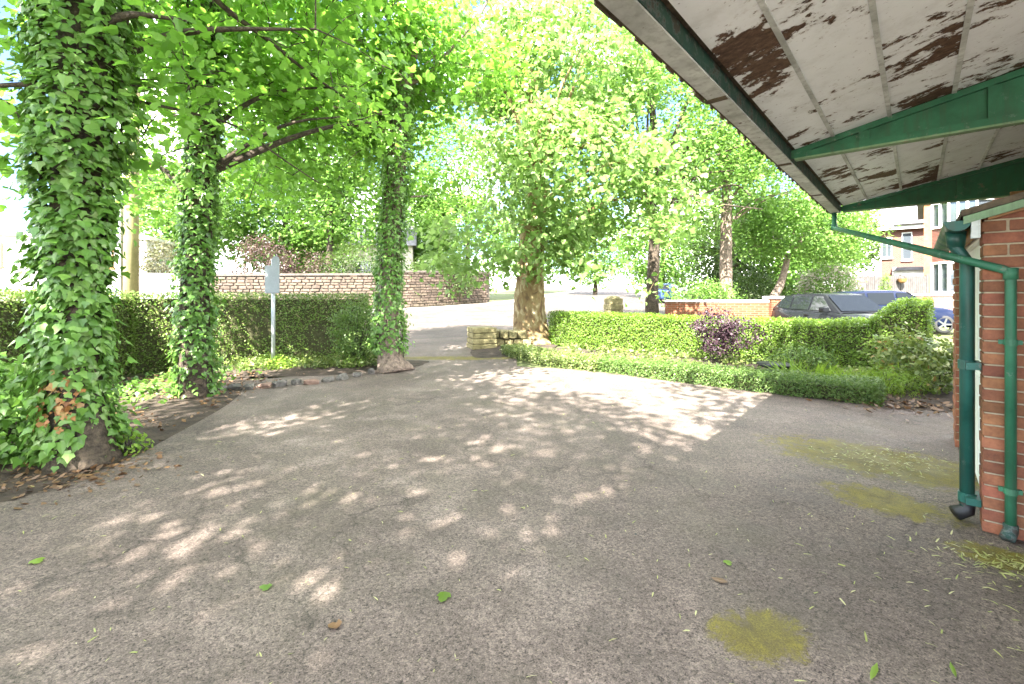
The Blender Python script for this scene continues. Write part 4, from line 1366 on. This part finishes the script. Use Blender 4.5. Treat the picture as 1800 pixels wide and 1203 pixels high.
def bush(name, label, cat, ells, n_cl, per, size, mat, tpl=OVAL, stem=None, group=None, spread=.1, cut=-.6, z0=None, hollow=.3, up=.5, mat2=None, n2=0, bark=None, n_stem=40, stem_r=1.0):
    o = thing(name, label, cat, (0, 0, 0), 0, group)
    c, pos, bas, s = crown_leaves(ells, n_cl, per, size, spread=spread, flat=.8, cut=cut, freq=1.6 / max(.4, ells[0][3]), hollow=hollow, up=up)
    e0 = ells[0]
    g0 = T(e0[0], e0[1])
    base = stem or (e0[0], e0[1], g0)
    k = pos[:, 2] > g0 + .01
    pos, s = pos[k], s[k]; bas = tuple(b_[k] for b_ in bas)
    mb = MB()
    for q in c[:n_stem]:
        b_ = Vector(base) + Vector((random.uniform(-.12, .12) * e0[3], random.uniform(-.12, .12) * e0[4], 0))
        mid = b_.lerp(Vector(q), .55) + Vector((random.uniform(-.05, .05), random.uniform(-.05, .05), .04)) * e0[3]
        t_ = (.004 + .005 * e0[5]) * stem_r
        mb.tube([b_, mid, q], [t_ * 1.6, t_, t_ * .5], 5, cap=False)
    mb.build('stems', bark or M['darkbark'], o, True)
    leaf_object('foliage', pos, bas, s, tpl, mat, o, 'stuff')
    if mat2:
        c, pos, bas, s = crown_leaves(ells, n2, per, size, spread=spread, flat=.8, cut=cut, freq=1.6, hollow=.8, up=up)
        leaf_object('blossom' if mat2 is M['blossom'] else 'coloured_leaves', pos, bas, s, tpl, mat2, o, 'stuff')
    return o

bush('round_bush', 'round dense bush between the hedge end and the third ivy trunk', 'bush', [(-3.15, 9.35, .72, .58, .52, .66)], 520, 12, .045, M['box'], spread=.07)
bush('purple_shrub', 'dark purple leaved shrub standing before the bright hedge', 'shrub', [(4.15, 9.3, .85, .42, .4, .35), (4.5, 8.95, .72, .35, .3, .33), (4.2, 9.2, .5, .3, .3, .26)], 380, 10, .055, M['purple'], spread=.07, cut=-.25, n_stem=14, stem_r=.8)
bush('mixed_shrub', 'loose airy shrub with pale and ginger leaves at the right end of the bed', 'shrub', [(6.15, 6.75, .42, .5, .45, .42), (6.6, 6.45, .5, .36, .4, .5), (6.1, 7.1, .5, .4, .4, .42)], 420, 9, .075, M['cover'], OVAL, spread=.10, cut=-.25, mat2=M['ginger'], n2=9, n_stem=22, stem_r=.6)
bush('fern_clump', 'lime green feathery clump at the foot of the airy shrub', 'plant', [(5.45, 6.6, .18, .42, .35, .22)], 220, 9, .085, M['lime'], BLADE, spread=.08, up=.2)
bush('silver_shrub', 'small dark evergreen bush low against the bright hedge', 'bush', [(5.2, 8.2, .28, .6, .4, .3)], 200, 10, .045, M['box'], spread=.07)
bush('blossom_shrub', 'rounded shrub covered in pale pinkish blossom behind the black car', 'shrub', [(15.0, 21.5, 1.75, 1.25, 1.0, 1.1)], 420, 12, .10, M['ash'], spread=.14, mat2=M['blossom'], n2=330)
bush('topiary', 'small narrow clipped conifer in front of the grey fence', 'shrub', [(17.4, 21.2, 1.45, .22, .22, 1.0)], 300, 8, .05, M['privet'], spread=.05, hollow=.5)
bush('copper_shrub', 'tall copper brown shrub over the stone wall behind the sign', 'shrub', [(-14.6, 26.4, 2.7, 2.1, 1.3, 2.2), (-12.4, 27.2, 2.6, 1.5, 1.2, 1.6)], 700, 12, .13, M['copper'], spread=.22, cut=-.3)
bush('evergreen_shrub', 'dark green shrub over the stone wall left of the third ivy trunk', 'shrub', [(-9.6, 28.4, 2.9, 1.9, 1.3, 2.0), (-11.0, 28.0, 2.6, 1.2, 1.0, 1.5)], 560, 12, .13, M['darkleaf'], spread=.22, cut=-.3)
bush('brown_shrub', 'olive brown shrub over the white wall by the telegraph pole', 'shrub', [(-18.6, 24.6, 2.6, 1.7, 1.2, 1.8)], 420, 12, .12, M['brownleaf'], spread=.2, cut=-.3)
bush('road_bush', 'dark bush over the stone wall end behind drooping plane leaves', 'bush', [(-5.0, 31.5, 2.6, 2.6, 1.3, 1.6)], 520, 12, .14, M['darkleaf'], spread=.22, cut=-.4)
bush('dark_bush', 'dense dark bush at the foot of the leaning tree', 'bush', [(10.9, 20.8, 1.3, 1.9, 1.1, 1.1)], 620, 12, .09, M['darkleaf'], spread=.15)
bush('verge_bush', 'bright green bush behind the orange garden wall', 'bush', [(7.6, 17.9, 1.1, 1.5, .9, .9)], 520, 12, .09, M['ash'], spread=.14)

# little plants along the left bed
for i, (x, y, r_, m_, lab) in enumerate([
        (-5.05, 8.75, .30, 'cover', 'yellowish weeds at the foot of the second ivy trunk'),
        (-4.45, 8.75, .26, 'lime', 'bright green broad weed at the foot of the sign pole'),
        (-3.8, 8.95, .36, 'cover', 'yellow green mat of weeds midway along the stone edged bed'),
        (-3.2, 9.05, .34, 'hedge_l', 'dark low weeds below the round bush'),
        (-4.9, 9.3, .3, 'privet', 'green weeds against the hedge behind the sign pole')]):
    bush('weed_patch', lab, 'weeds', [(x, y, .10, r_, r_ * .7, .12)], 130, 8, .05, M[m_], OVAL, spread=.06, up=.5, group='weeds in the left bed')
bush('weed_tuft', 'bright weed tuft growing from the drive edge by the nearest trunk', 'weeds', [(-3.55, 4.22, .10, .14, .12, .13)], 26, 7, .045, M['lime'], OVAL, spread=.04, up=.3)
bush('weed_tuft', 'small weeds beside the bare foot of the nearest ivy trunk', 'weeds', [(-3.75, 3.9, .06, .22, .1, .08)], 30, 7, .035, M['cover'], OVAL, spread=.04, up=.3)
bush('ivy_mound', 'ivy mound spreading over the ground left of the nearest trunk', 'ivy', [(-4.55, 4.15, .22, .55, .45, .32), (-4.95, 4.5, .4, .4, .4, .4)], 330, 10, .07, M['ivy'], IVY, spread=.08, up=.4)

def grass_tuft(name, label, x, y, r_, h, mat, n=130, group=None):
    a = rng.random(n) * 2 * np.pi; q = np.sqrt(rng.random(n)) * r_
    pos = np.stack([x + q * np.cos(a), y + q * np.sin(a), np.full(n, .03)], 1)
    tip = np.stack([np.cos(a) * (.2 + q / r_ * .5), np.sin(a) * (.2 + q / r_ * .5), np.ones(n)], 1) + rng.normal(size=(n, 3)) * .2
    nor = np.stack([np.cos(a + 1.4), np.sin(a + 1.4), np.full(n, .3)], 1) + rng.normal(size=(n, 3)) * .4
    o = thing(name, label, 'grass', (0, 0, 0), 0, group)
    leaf_object('blades', pos, leaf_basis(nor, tip), h * (.6 + .6 * rng.random(n)), BLADE, mat, o, 'stuff')
    return o
grass_tuft('grass_tuft', 'lime grass tuft behind the box edging, centre of the right bed', 4.75, 7.35, .32, .42, M['lime'], 220)
grass_tuft('grass_tuft', 'lime grass tuft beside the fern clump at the end of the edging', 5.2, 6.85, .3, .36, M['lime'], 220)

n = 5200
tb = rng.random(n); lb_ = rng.random(n)
A_ = np.array([[1.0, 9.6], [5.6, 6.5]]); B_ = np.array([[1.5, 12.7], [6.6, 8.1]])
q0 = A_[0] + (A_[1] - A_[0]) * tb[:, None]; q1 = B_[0] + (B_[1] - B_[0]) * tb[:, None]
pq = q0 + (q1 - q0) * lb_[:, None]
kq = np.array([noise.noise(Vector((a_ * 1.4, b_ * 1.4, 8))) > -.12 for a_, b_ in pq])
pq = pq[kq]; n = len(pq)
pos = np.stack([pq[:, 0], pq[:, 1], .07 + .09 * rng.random(n)], 1)
nor = rng.normal(size=(n, 3)) * .5; nor[:, 2] += .8
leaf_object('bed_weeds', pos, leaf_basis(nor, rng.normal(size=(n, 3))), .05 + .06 * rng.random(n), OVAL, M['cover'], None, 'stuff')
n = 3600
tb = rng.random(n); lb_ = rng.random(n) ** .8
q0 = np.array([-5.0, 8.35]) + np.array([2.4, .42]) * tb[:, None]; q1 = np.array([-5.4, 9.5]) + np.array([2.4, .85]) * tb[:, None]
pq = q0 + (q1 - q0) * lb_[:, None]
kq = np.array([noise.noise(Vector((a_ * 1.6, b_ * 1.6, 2))) > -.3 for a_, b_ in pq]); pq = pq[kq]; n = len(pq)
pos = np.stack([pq[:, 0], pq[:, 1], .08 + .10 * rng.random(n)], 1)
nor = rng.normal(size=(n, 3)) * .5; nor[:, 2] += .8
leaf_object('bed_weeds', pos, leaf_basis(nor, rng.normal(size=(n, 3))), .04 + .05 * rng.random(n), OVAL, M['cover'], None, 'stuff')
# dark basin in the right bed
bs_ = thing('bird_basin', 'low black basin on a stubby foot in the right bed', 'bird bath', (4.55, 7.85, .03))
d = MB(); d.tube([(0, 0, 0), (0, 0, .16)], [.14, .09], 12); d.build('foot', M['darkmetal'], bs_, True)
d = MB(); d.tube([(0, 0, .16), (0, 0, .20), (0, 0, .25), (0, 0, .235)], [.1, .26, .3, .24], 18); d.build('bowl', M['darkmetal'], bs_, True)

# edging stones of the left bed
ed = [(390, 688), (412, 686), (438, 685), (465, 683), (492, 680), (520, 678), (548, 676), (575, 672), (602, 668), (628, 663), (652, 658)]
for i, (px, py) in enumerate(ed):
    Y = 1200 / (py - 515); X = (px - 900) / 800 * Y
    bm = bmesh.new(); bmesh.ops.create_icosphere(bm, subdivisions=2, radius=.5)
    for v in bm.verts:
        v.co *= 1 + .45 * noise.noise(v.co * 2.6 + Vector((i * 7, 0, 0))); v.co.x = max(-.40, min(.40, v.co.x)); v.co.y = max(-.36, min(.36, v.co.y)); v.co.z = min(.36, v.co.z)
    me = bpy.data.meshes.new('edging_stone'); bm.to_mesh(me); bm.free()
    pink = i in (3, 6)
    me.materials.append(M['pinkstone'] if pink else M['greystone'])
    s = bpy.data.objects.new('edging_stone', me); COL.objects.link(s)
    s.location = (X, Y + random.uniform(-.03, .03), .04); s.rotation_euler = (random.uniform(-.2, .2), random.uniform(-.2, .2), random.uniform(0, 6))
    s.scale = (random.uniform(.2, .30), random.uniform(.14, .22), random.uniform(.11, .19))
    lab = {3: 'pinkish rounded edging stone just below the sign pole', 6: 'pinkish edging stone midway along the bed edge'}.get(i, 'grey rubble edging stone, number %s along from the second ivy trunk' % ['one', 'two', 'three', '', 'five', 'six', '', 'eight', 'nine', 'ten', 'eleven'][i])
    tag(s, lab, 'stone', 'stones edging the left bed')

# ------------------------------------------------------------------ ivy covered trees
def ivy_on(parent, centre, rad, z0, z1, n, size, single, dead=None, bulge=.06):
    h = z0 + (z1 - z0) * rng.random(n)
    th = rng.random(n) * 2 * np.pi
    c = np.array([centre(q) for q in h]); r_ = np.array([rad(q) for q in h])
    wob = np.array([noise.noise(Vector((math.cos(a) * 1.1, math.sin(a) * 1.1, q * 1.3)) * 1.6 + Vector((c[0][0], 0, 0))) for a, q in zip(th, h)])
    r_ = r_ + wob * bulge * 1.8 + np.abs(rng.normal(size=n)) * .05 - .03
    rd = np.stack([np.cos(th), np.sin(th), np.zeros(n)], 1)
    pos = np.stack([c[:, 0], c[:, 1], h], 1) + rd * r_[:, None]
    pos[:, 2] = np.maximum(pos[:, 2], .02)
    nor = rd + rng.normal(size=(n, 3)) * .38; nor[:, 2] += .55
    tip = rng.normal(size=(n, 3)) * .35; tip[:, 2] -= .8; tip += rd * .25
    s = size * (.45 + 1.1 * rng.random(n) ** 1.4)
    tuft = rng.random(n) < .05
    pos[tuft] += rd[tuft] * (.04 + .12 * rng.random((tuft.sum(), 1)))
    bas = leaf_basis(nor, tip)
    toc = nrm(np.stack([-c[:, 0], -c[:, 1], np.zeros(n)], 1))
    facing = np.sum(rd * toc, 1) > .25
    iv = thing_part('ivy', parent)
    st_ = MB()
    for q in range(9):
        a0 = rng.random() * 6.28; pts = []
        for k_ in range(12):
            zz = .02 + (z1 - .02) * k_ / 11
            a0 += rng.normal() * .22
            cc = centre(zz); rr_ = rad(zz) - .045
            pts.append((cc[0] + rr_ * math.cos(a0), cc[1] + rr_ * math.sin(a0), zz))
        st_.tube(smooth_path(pts, 3), .011, 6)
    st_.build('ivy_stems', M['bark'], iv, True)
    if dead is not None:
        dx, dz, rr = dead
        pxy = 900 + 800 * pos[:, 0] / pos[:, 1]
        k = (np.hypot((pxy - dx) * pos[:, 1] / 800, (h - dz)) < rr * (.3 + 1.3 * rng.random(n))) & facing & (rng.random(n) < .8)
        leaf_object('withered_leaves', pos[k], tuple(b_[k] for b_ in bas), s[k] * .7, IVY, M['deadivy'], iv, 'stuff')
        q = ~k
        pos, s, facing = pos[q], s[q], facing[q]; bas = tuple(b_[q] for b_ in bas)
    foliage('ivy_leaves', pos, bas, s, IVY, M['ivy'], iv, single, facing)
    return iv
def thing_part(name, parent):
    o = bpy.data.objects.new(name, None); COL.objects.link(o); o.parent = parent
    return o

IVG = 'ivy clad trees along the left of the drive'
t1 = tree('ivy_tree', 'nearest tree, its thick leaning trunk wrapped in large ivy leaves', 'tree', None,
          [(-3.74, 3.98, -.05), (-3.80, 4.03, .2), (-3.94, 4.12, .6), (-4.02, 4.2, 2.2), (-4.02, 4.3, 4.2), (-3.85, 4.4, 6.0)], [.22, .20, .19, .18, .18, .18],
          [(-4.3, 4.9, 5.9, 2.9, 2.7, 2.2), (-4.75, 4.4, 3.35, .8, .75, .8), (-2.7, 5.2, 4.0, 1.5, 1.2, .7), (-3.4, 4.6, 3.2, .6, .6, .5)],
          820, 22, .105, M['maple'], M['bark'], LOBED, 7, .075, 300, IVG,
          [([(-3.9, 4.35, 5.4), at(370, -8, 5.2), at(470, 70, 5.8), at(545, 130, 6.4), at(640, 195, 7.4)], .04, .012),
           ([(-3.95, 4.3, 3.2), at(180, 195, 4.25), at(130, 172, 4.1), at(70, 150, 4.0), at(-30, 152, 3.9)], .035, .02),
           ([(-3.9, 4.3, 3.3), at(235, 178, 4.6), at(340, 200, 5.2), at(420, 225, 5.8), at(490, 275, 6.4), at(560, 322, 7)], .022, .009),
           ([(-3.9, 4.35, 3.6), at(200, 142, 4.7), at(260, 140, 5.0), at(330, 148, 5.3), at(430, 160, 5.8)], .014, .006)], spread=.28, cut=-.12)
ivy_on(t1, lambda z: np.interp(z, [0, .6, 2.2, 4.5], [-3.82, -3.96, -4.02, -4.02]) * np.array([1, 0]) + np.array([0, 1]) * np.interp(z, [0, .6, 2.2, 4.5], [4.02, 4.12, 4.2, 4.3]),
       lambda z: float(np.interp(z, [0, .25, .6, 1.4, 2.3, 2.8, 4.5], [.25, .27, .23, .21, .26, .33, .36])), .10, 4.6, 9000, .072, 300, dead=(100, .58, .19), bulge=.05)
t2 = tree('ivy_tree', 'slim ivy clad trunk second from left, standing before the hedge', 'tree', None,
          [(-4.56, 6.55, -.05), (-4.6, 6.6, 1.5), (-4.5, 6.6, 3.5), (-4.45, 6.7, 7)], [.22, .17, .16, .14],
          [(-4.5, 7.2, 6.9, 3.0, 2.6, 2.4), (-3.2, 7.7, 4.2, 1.4, 1.2, .9), (-5.9, 7.5, 3.6, .9, .9, .9), (-6.6, 6.8, 4.4, 1.1, 1.0, .9), (-5.3, 8.4, 4.6, 1.8, 1.1, 1.4), (-3.6, 7.4, 4.6, 1.5, 1.0, 1.1)],
          900, 22, .105, M['maple'], M['bark'], LOBED, 9, .08, 300, IVG,
          [([(-4.45, 6.7, 5.5), at(520, -10, 7.5), at(560, 40, 7.8), at(600, 90, 8)], .03, .01)], spread=.30, cut=-.10)
ivy_on(t2, lambda z: np.array([np.interp(z, [0, 1.5, 3.5, 6], [-4.56, -4.6, -4.5, -4.46]), 6.6]), lambda z: float(np.interp(z, [0, .15, 1.5, 2.6, 4, 6], [.26, .24, .20, .22, .21, .26])), .02, 5.8, 7600, .064, 200, bulge=.045)
t3 = tree('ivy_tree', 'ivy clad trunk at the drive mouth with a bare pinkish foot', 'tree', None,
          [(-2.28, 8.75, -.05), (-2.38, 8.85, .45), (-2.42, 8.95, 2.0), (-2.28, 9.0, 4.0), (-2.15, 9.0, 5.6), (-1.9, 9.1, 6.8)], [.30, .20, .19, .18, .16, .14],
          [(-3.4, 9.5, 7.3, 2.6, 2.5, 2.2), (-4.6, 9.7, 4.6, 1.7, 1.3, 1.1), (-1.3, 9.2, 6.4, 1.6, 1.1, 1.1), (-1.6, 9.2, 3.6, .6, .6, .5), (-4.1, 10.4, 4.3, 2.0, 1.0, 1.4), (-3.6, 10.8, 6.2, 2.2, 1.2, 1.6), (-1.1, 10, 5.9, 1.0, .9, .7)],
          1150, 24, .11, M['maple'], M['palebark'], LOBED, 9, .08, 250, IVG,
          [([(-2.2, 9.0, 5.0), at(640, 195, 8.9), at(560, 190, 8.6), at(510, 214, 8.4), at(455, 212, 8.2)], .045, .015),
           ([(-2.15, 9.0, 5.6), at(745, 135, 9.1), at(790, 90, 9.2), at(850, 15, 9.3), at(880, -60, 9.3)], .05, .02),
           ([at(765, 115, 9.1), at(764, 60, 9.1), at(768, -20, 9.1)], .025, .012),
           ([at(800, 110, 9.2), at(850, 125, 9.3), at(905, 120, 9.5)], .014, .006)], spread=.30, cut=-.08)
ivy_on(t3, lambda z: np.array([np.interp(z, [0, .45, 2, 4, 5.6], [-2.3, -2.42, -2.42, -2.28, -2.15]), 8.95]), lambda z: float(np.interp(z, [0, .3, .7, 1.3, 4.2, 5.6], [.22, .28, .34, .25, .24, .22])), .34, 5.5, 7400, .060, 150, bulge=.045)

# big plane tree
tree('plane_tree', 'big tree with mottled flaking trunk and drooping pale leaves at the gateway', 'tree', None,
     [(.55, 13.5, -.05), (.55, 13.55, .5), (.52, 13.6, 1.6), (.62, 13.6, 3.2), (.8, 13.7, 5)], [.66, .50, .43, .38, .3],
     [(1.6, 13.4, 4.9, 2.7, 2.5, 2.4), (2.9, 12.7, 3.4, 1.7, 1.3, 1.5), (-1.1, 12.9, 2.9, 1.3, 1.1, 1.1), (-1.55, 12.5, 2.05, .5, .45, .6), (3.7, 12.6, 2.3, .8, .7, .85),
      (.4, 12.5, 2.7, 1.4, .8, .8), (1.4, 14.2, 8.4, 3.2, 2.6, 2.2), (4.4, 13.4, 4.6, 1.3, 1.2, 1.6), (2.1, 12.4, 2.3, .9, .7, .6), (-.3, 12.7, 2.75, .9, .7, .7), (2.3, 12.2, 2.0, .95, .6, .5), (3.5, 12.2, 1.85, .65, .5, .55), (1.3, 12.5, 2.5, .8, .6, .5), (-.6, 15.2, 9.8, 2.6, 2.0, 2.2), (.4, 14.5, 7.0, 1.8, 1.5, 1.5)],
     1750, 20, .15, M['plane'], M['planebark'], LOBED, 14, .14, 0, None,
     [([(.8, 13.7, 5), at(1040, 50, 13.8), at(975, 0, 14), at(960, -40, 14)], .05, .03)], spread=.32, cut=-.06, up=.5, limb_z=4)
tree('forked_tree', 'dark forked tree with bare spreading branches behind the right hedge', 'tree', None,
     [(5.15, 16.6, .1), (5.1, 16.6, 1.4), (5.2, 16.6, 3.4), (5.1, 16.6, 4.6)], [.27, .22, .2, .17],
     [(5.2, 16.8, 8.2, 3.4, 2.8, 3.2), (8.0, 16.4, 6.8, 2.3, 2.0, 1.6), (4.4, 17, 5.6, 1.5, 1.4, 1.1), (3.6, 17, 10, 2.5, 2.2, 2.2)], 1250, 24, .15, M['ash'], M['bark'], OVAL, 12, .12, 0, None,
     [([(5.15, 16.6, 3.4), at(1175, 380, 16.4), at(1188, 345, 16.2), at(1230, 308, 16), at(1290, 300, 15.8)], .10, .03),
      ([at(1188, 350, 16.3), at(1230, 342, 16.2), at(1290, 325, 16), at(1320, 345, 15.9)], .05, .02),
      ([at(1185, 355, 16.3), at(1250, 358, 16.2), at(1340, 368, 16)], .05, .018),
      ([(5.1, 16.6, 4.4), at(1155, 300, 16.6), at(1150, 200, 16.6), at(1140, 90, 16.6)], .11, .04),
      ([(5.1, 16.6, 4.2), at(1120, 320, 16.8), at(1112, 220, 16.9), at(1116, 120, 17)], .09, .03)], spread=.36, cut=-.16)
tree('pale_tree', 'straight pale barked tree behind the orange garden wall', 'tree', None,
     [(8.65, 18.4, .1), (8.65, 18.4, 3), (8.7, 18.4, 7)], [.27, .23, .17], [(8.9, 18.6, 8.4, 3.0, 2.6, 2.8), (10.6, 18.2, 5.6, 2.0, 1.7, 1.2), (7.4, 18.6, 4.2, 1.2, 1.0, .9)], 1000, 24, .15, M['ash'], M['palebark'], OVAL, 9, .09, spread=.36, cut=-.2, limb_z=4.5)
tree('leaning_tree', 'small leaning tree with a low spreading crown behind the black car', 'tree', None,
     [(10.7, 19.3, .1), (11.0, 19.3, 1.1), (11.4, 19.3, 1.9), (11.7, 19.3, 3.0)], [.22, .18, .15, .11], [(12.3, 19.4, 4.5, 2.9, 2.3, 1.6), (13.9, 20, 3.9, 1.5, 1.4, 1.3), (10.4, 19.4, 3.6, 1.3, 1.1, .8)], 1000, 24, .13, M['ash'], M['palebark'], OVAL, 9, .07, spread=.32, cut=-.25)

# trees far behind, each with a crown of its own
BGT = [
    ('pale green tree rising behind the bay house fence', (18.4, 28.5), 7.6, [(18.4, 28.5, 4.2, 2.6, 2.2, 3.2)], 'ash', 420),
    ('broad green tree behind the blossom shrub', (15.2, 26), 7.0, [(15.2, 26, 4.0, 2.6, 2.0, 3.0)], 'ash', 420),
    ('dark green tree in the gap right of the pale trunk', (12.2, 25), 6.5, [(12.0, 25, 3.4, 2.0, 1.8, 2.8)], 'darkleaf', 360),
    ('hazy tree far up the road between forked and pale trunks', (14.5, 44), 10, [(14.5, 44, 6.0, 4.2, 3.5, 4.6)], 'ash', 460),
    ('tall tree far up the road behind the plane crown', (2.5, 58), 13, [(2.5, 58, 8.0, 5.5, 4, 6)], 'ash', 420),
    ('light green tree filling the view behind the copper shrub', (-17, 34), 12, [(-17, 34, 7.6, 5.0, 3.2, 4.8)], 'ash', 720),
    ('light green tree behind the evergreen shrub and cream house', (-9.2, 43), 11, [(-9.2, 43, 7.0, 4.0, 3.0, 4.6)], 'ash', 520),
    ('green tree behind the stone wall end', (-4.0, 40), 11.5, [(-4.0, 40, 6.0, 4.4, 2.8, 4.6), (-6.0, 41, 13, 4.6, 2.8, 5.0)], 'ash', 760),
    ('green tree behind the telegraph pole', (-25, 33), 11, [(-25, 33, 6.5, 4.0, 3.0, 4.5)], 'ash', 520),
    ('dark tree beyond the distant house', (33, 46), 11, [(33, 46, 7, 5, 3.5, 4.5)], 'darkleaf', 300),
    ('tall tree between the two slim ivy trunks beyond the road', (-12.5, 31), 17, [(-12.5, 31, 12.5, 4.5, 3.0, 5.0), (-11, 31.5, 7.5, 3, 2.4, 3.2)], 'ash', 560),
    ('tall tree beyond the road left of the third ivy trunk', (-20, 30), 16, [(-20.5, 30, 11, 4.5, 3.0, 5.5)], 'ash', 480),
    ('tree filling the gap right of the forked tree', (13.0, 29), 12, [(13.0, 29, 8.0, 3.4, 2.6, 4.4)], 'ash', 520),
    ('tree at the bend of the road left of the domed pier', (9.5, 52), 11, [(9.5, 52, 7, 4.2, 3.2, 5)], 'ash', 380)]
for lab, (x, y), h, ells, m_, n in BGT:
    g0 = T(x, y)
    tree('background_tree', lab, 'tree', None, [(x, y, g0 - .1), (x + .1, y, g0 + h * .3), (x, y, g0 + h * .6)], [.28, .2, .13], ells, int(n * 2.0), 16, .30 if y > 30 else .19, M[m_], M['bark'], OVAL, 7, .09,
         group='trees beyond the road', spread=.5, cut=-.35, freq=.4, seg=8, twig_max=60, root=None)

# unseen tree behind the camera, crown shaped to shade and dapple the drive
tree('unseen_shade_tree', 'unseen tree behind the camera, its crown shaped to shade the drive', 'tree', None,
     [(3.2, -6.2, -.05), (3.1, -6.1, 2.5), (2.8, -5.6, 6)], [.45, .36, .25],
     [(-4.5, -3.5, 8.4, 3.8, 3.8, 1.8), (-4.6, .2, 8.0, 2.0, 1.7, 1.1), (1.55, -.7, 8.4, 2.1, 2.1, 1.2), (3.3, .8, 8.5, 2.4, 1.7, 1.2), (1.2, -6.6, 8.2, 3.6, 2.6, 1.6), (-2.4, -6.8, 8.3, 2.6, 2.2, 1.4)],
     3600, 24, .16, M['maple'], M['bark'], OVAL, 14, .14, spread=.25, cut=-.07, up=1.0, hollow=.1, freq=.8, twig_max=300)

# ------------------------------------------------------------------ litter on the drive
n = 2600
x = rng.uniform(-4.5, 5.5, n); y = 1.1 + 8.3 * rng.random(n) ** 1.7
k = rng.random(n) < np.clip(.3 + .7 * np.array([noise.noise(Vector((a_ * .8, b_ * .8, 3))) + .3 for a_, b_ in zip(x, y)]), .05, 1)
x, y = x[k], y[k]; n = len(x)
pos = np.stack([x, y, np.full(n, .0115)], 1)
nor = np.tile([0, 0, 1.0], (n, 1)) + rng.normal(size=(n, 3)) * .18
leaf_object('leaf_litter', pos, leaf_basis(nor, rng.normal(size=(n, 3)) * [1, 1, .05]), .018 + .03 * rng.random(n) ** 2,
            (np.array([(-.07, 0, 0), (.07, 0, 0), (.09, .5, .08), (0, 1, .02), (-.08, .5, .05)]), [(0, 1, 2, 4), (4, 2, 3)]), M['litter'], None, 'stuff')
# catkin drifts near the brick pier and on the moss
n = 610
cx = np.concatenate([rng.normal(2.72, .16, 220), rng.normal(3.3, .33, 300), rng.normal(2.2, .5, 90)])
cy = np.concatenate([rng.normal(2.48, .10, 220), rng.normal(4.05, .22, 300), rng.normal(2.2, .4, 90)])
pos = np.stack([cx, cy, np.full(n, .0125)], 1)
leaf_object('catkin_drift', pos, leaf_basis(np.tile([0, 0, 1.0], (n, 1)) + rng.normal(size=(n, 3)) * .2, rng.normal(size=(n, 3)) * [1, 1, .05]), .03 + .03 * rng.random(n),
            (np.array([(-.06, 0, 0), (.06, 0, 0), (.08, .5, .08), (0, 1, .02), (-.07, .5, .05)]), [(0, 1, 2, 4), (4, 2, 3)]), M['litter'], None, 'stuff')
n = 420
pos = np.stack([rng.normal(5.5, .5, n), rng.normal(6.0, .28, n), np.full(n, .03)], 1)
leaf_object('dead_leaves', pos, leaf_basis(np.tile([0, 0, 1.0], (n, 1)) + rng.normal(size=(n, 3)) * .4, rng.normal(size=(n, 3)) * [1, 1, .1]), .05 + .05 * rng.random(n), OVAL, M['drybrown'], None, 'stuff')

n = 520
pos = np.stack([rng.normal(-3.75, .38, n), rng.normal(3.75, .25, n), np.full(n, .022)], 1)
leaf_object('dead_leaves', pos, leaf_basis(np.tile([0, 0, 1.0], (n, 1)) + rng.normal(size=(n, 3)) * .4, rng.normal(size=(n, 3)) * [1, 1, .1]), .03 + .04 * rng.random(n), OVAL, M['drybrown'], None, 'stuff')
n = 1500
x = rng.uniform(-6.4, -3.7, n); y = rng.uniform(4.2, 8.4, n)
k = np.array([noise.noise(Vector((a_ * 1.1, b_ * 1.1, 5))) > -.25 for a_, b_ in zip(x, y)]); x, y = x[k], y[k]; n = len(x)
pos = np.stack([x, y, np.full(n, .05)], 1)
leaf_object('dead_leaves', pos, leaf_basis(np.tile([0, 0, 1.0], (n, 1)) + rng.normal(size=(n, 3)) * .4, rng.normal(size=(n, 3)) * [1, 1, .1]), .03 + .05 * rng.random(n), OVAL, M['drybrown'], None, 'stuff')
n = 700
x = rng.normal(-5.5, .55, n); y = rng.normal(6.9, .9, n); k = x < -4.5; x, y = x[k], y[k]; n = len(x)
pos = np.stack([x, y, .05 + .07 * rng.random(n)], 1)
leaf_object('creeping_ivy', pos, leaf_basis(np.tile([0, 0, 1.0], (n, 1)) + rng.normal(size=(n, 3)) * .5, rng.normal(size=(n, 3))), .05 + .05 * rng.random(n), IVY, M['ivy'], None, 'stuff')
FALL = [(1280, 1030, .085, 'drybrown', 'curled brown fallen leaf, largest on the near drive'),
        (783, 1047, .075, 'lime', 'green lobed leaf fallen flat on the near drive'),
        (475, 1038, .06, 'ash', 'small dull green fallen leaf above the drive bottom left'),
        (597, 1107, .06, 'drybrown', 'small tan fallen leaf left of the sunlit spots'),
        (1277, 990, .05, 'lime', 'yellow fallen leaf just above the curled brown leaf'),
        (63, 988, .07, 'lime', 'yellow green fallen leaf near the left edge of the drive'),
        (1117, 941, .03, 'black', 'tiny black speck of debris mid drive'),
        (1542, 1175, .12, 'lime', 'long pale green strand at the bottom of the drive right'),
        (1670, 1172, .09, 'lime', 'pale green twig leaf at the bottom right')]
for px, py, s, m_, lab in FALL:
    Y = 1200 / (py - 515)
    me = leaf_tpl_mesh('fallen_leaf', LOBED if s in (.075, .06, .05, .07) else OVAL, M[m_])
    if m_ == 'drybrown':
        for v in me.vertices: v.co.z += 1.2 * (v.co.x ** 2) + .3 * (v.co.y - .5) ** 2
    else:
        for v in me.vertices: v.co.z = v.co.z * .6 + .1
    o = bpy.data.objects.new('fallen_leaf', me); COL.objects.link(o)
    o.location = ((px - 900) / 800 * Y, Y, .012); o.scale = (s, s, s); o.rotation_euler = (0, 0, random.uniform(0, 6))
    if m_ == 'lime' and s > .08: o.scale = (s * .35, s, s)
    tag(o, lab, 'leaf', 'leaves fallen on the drive')
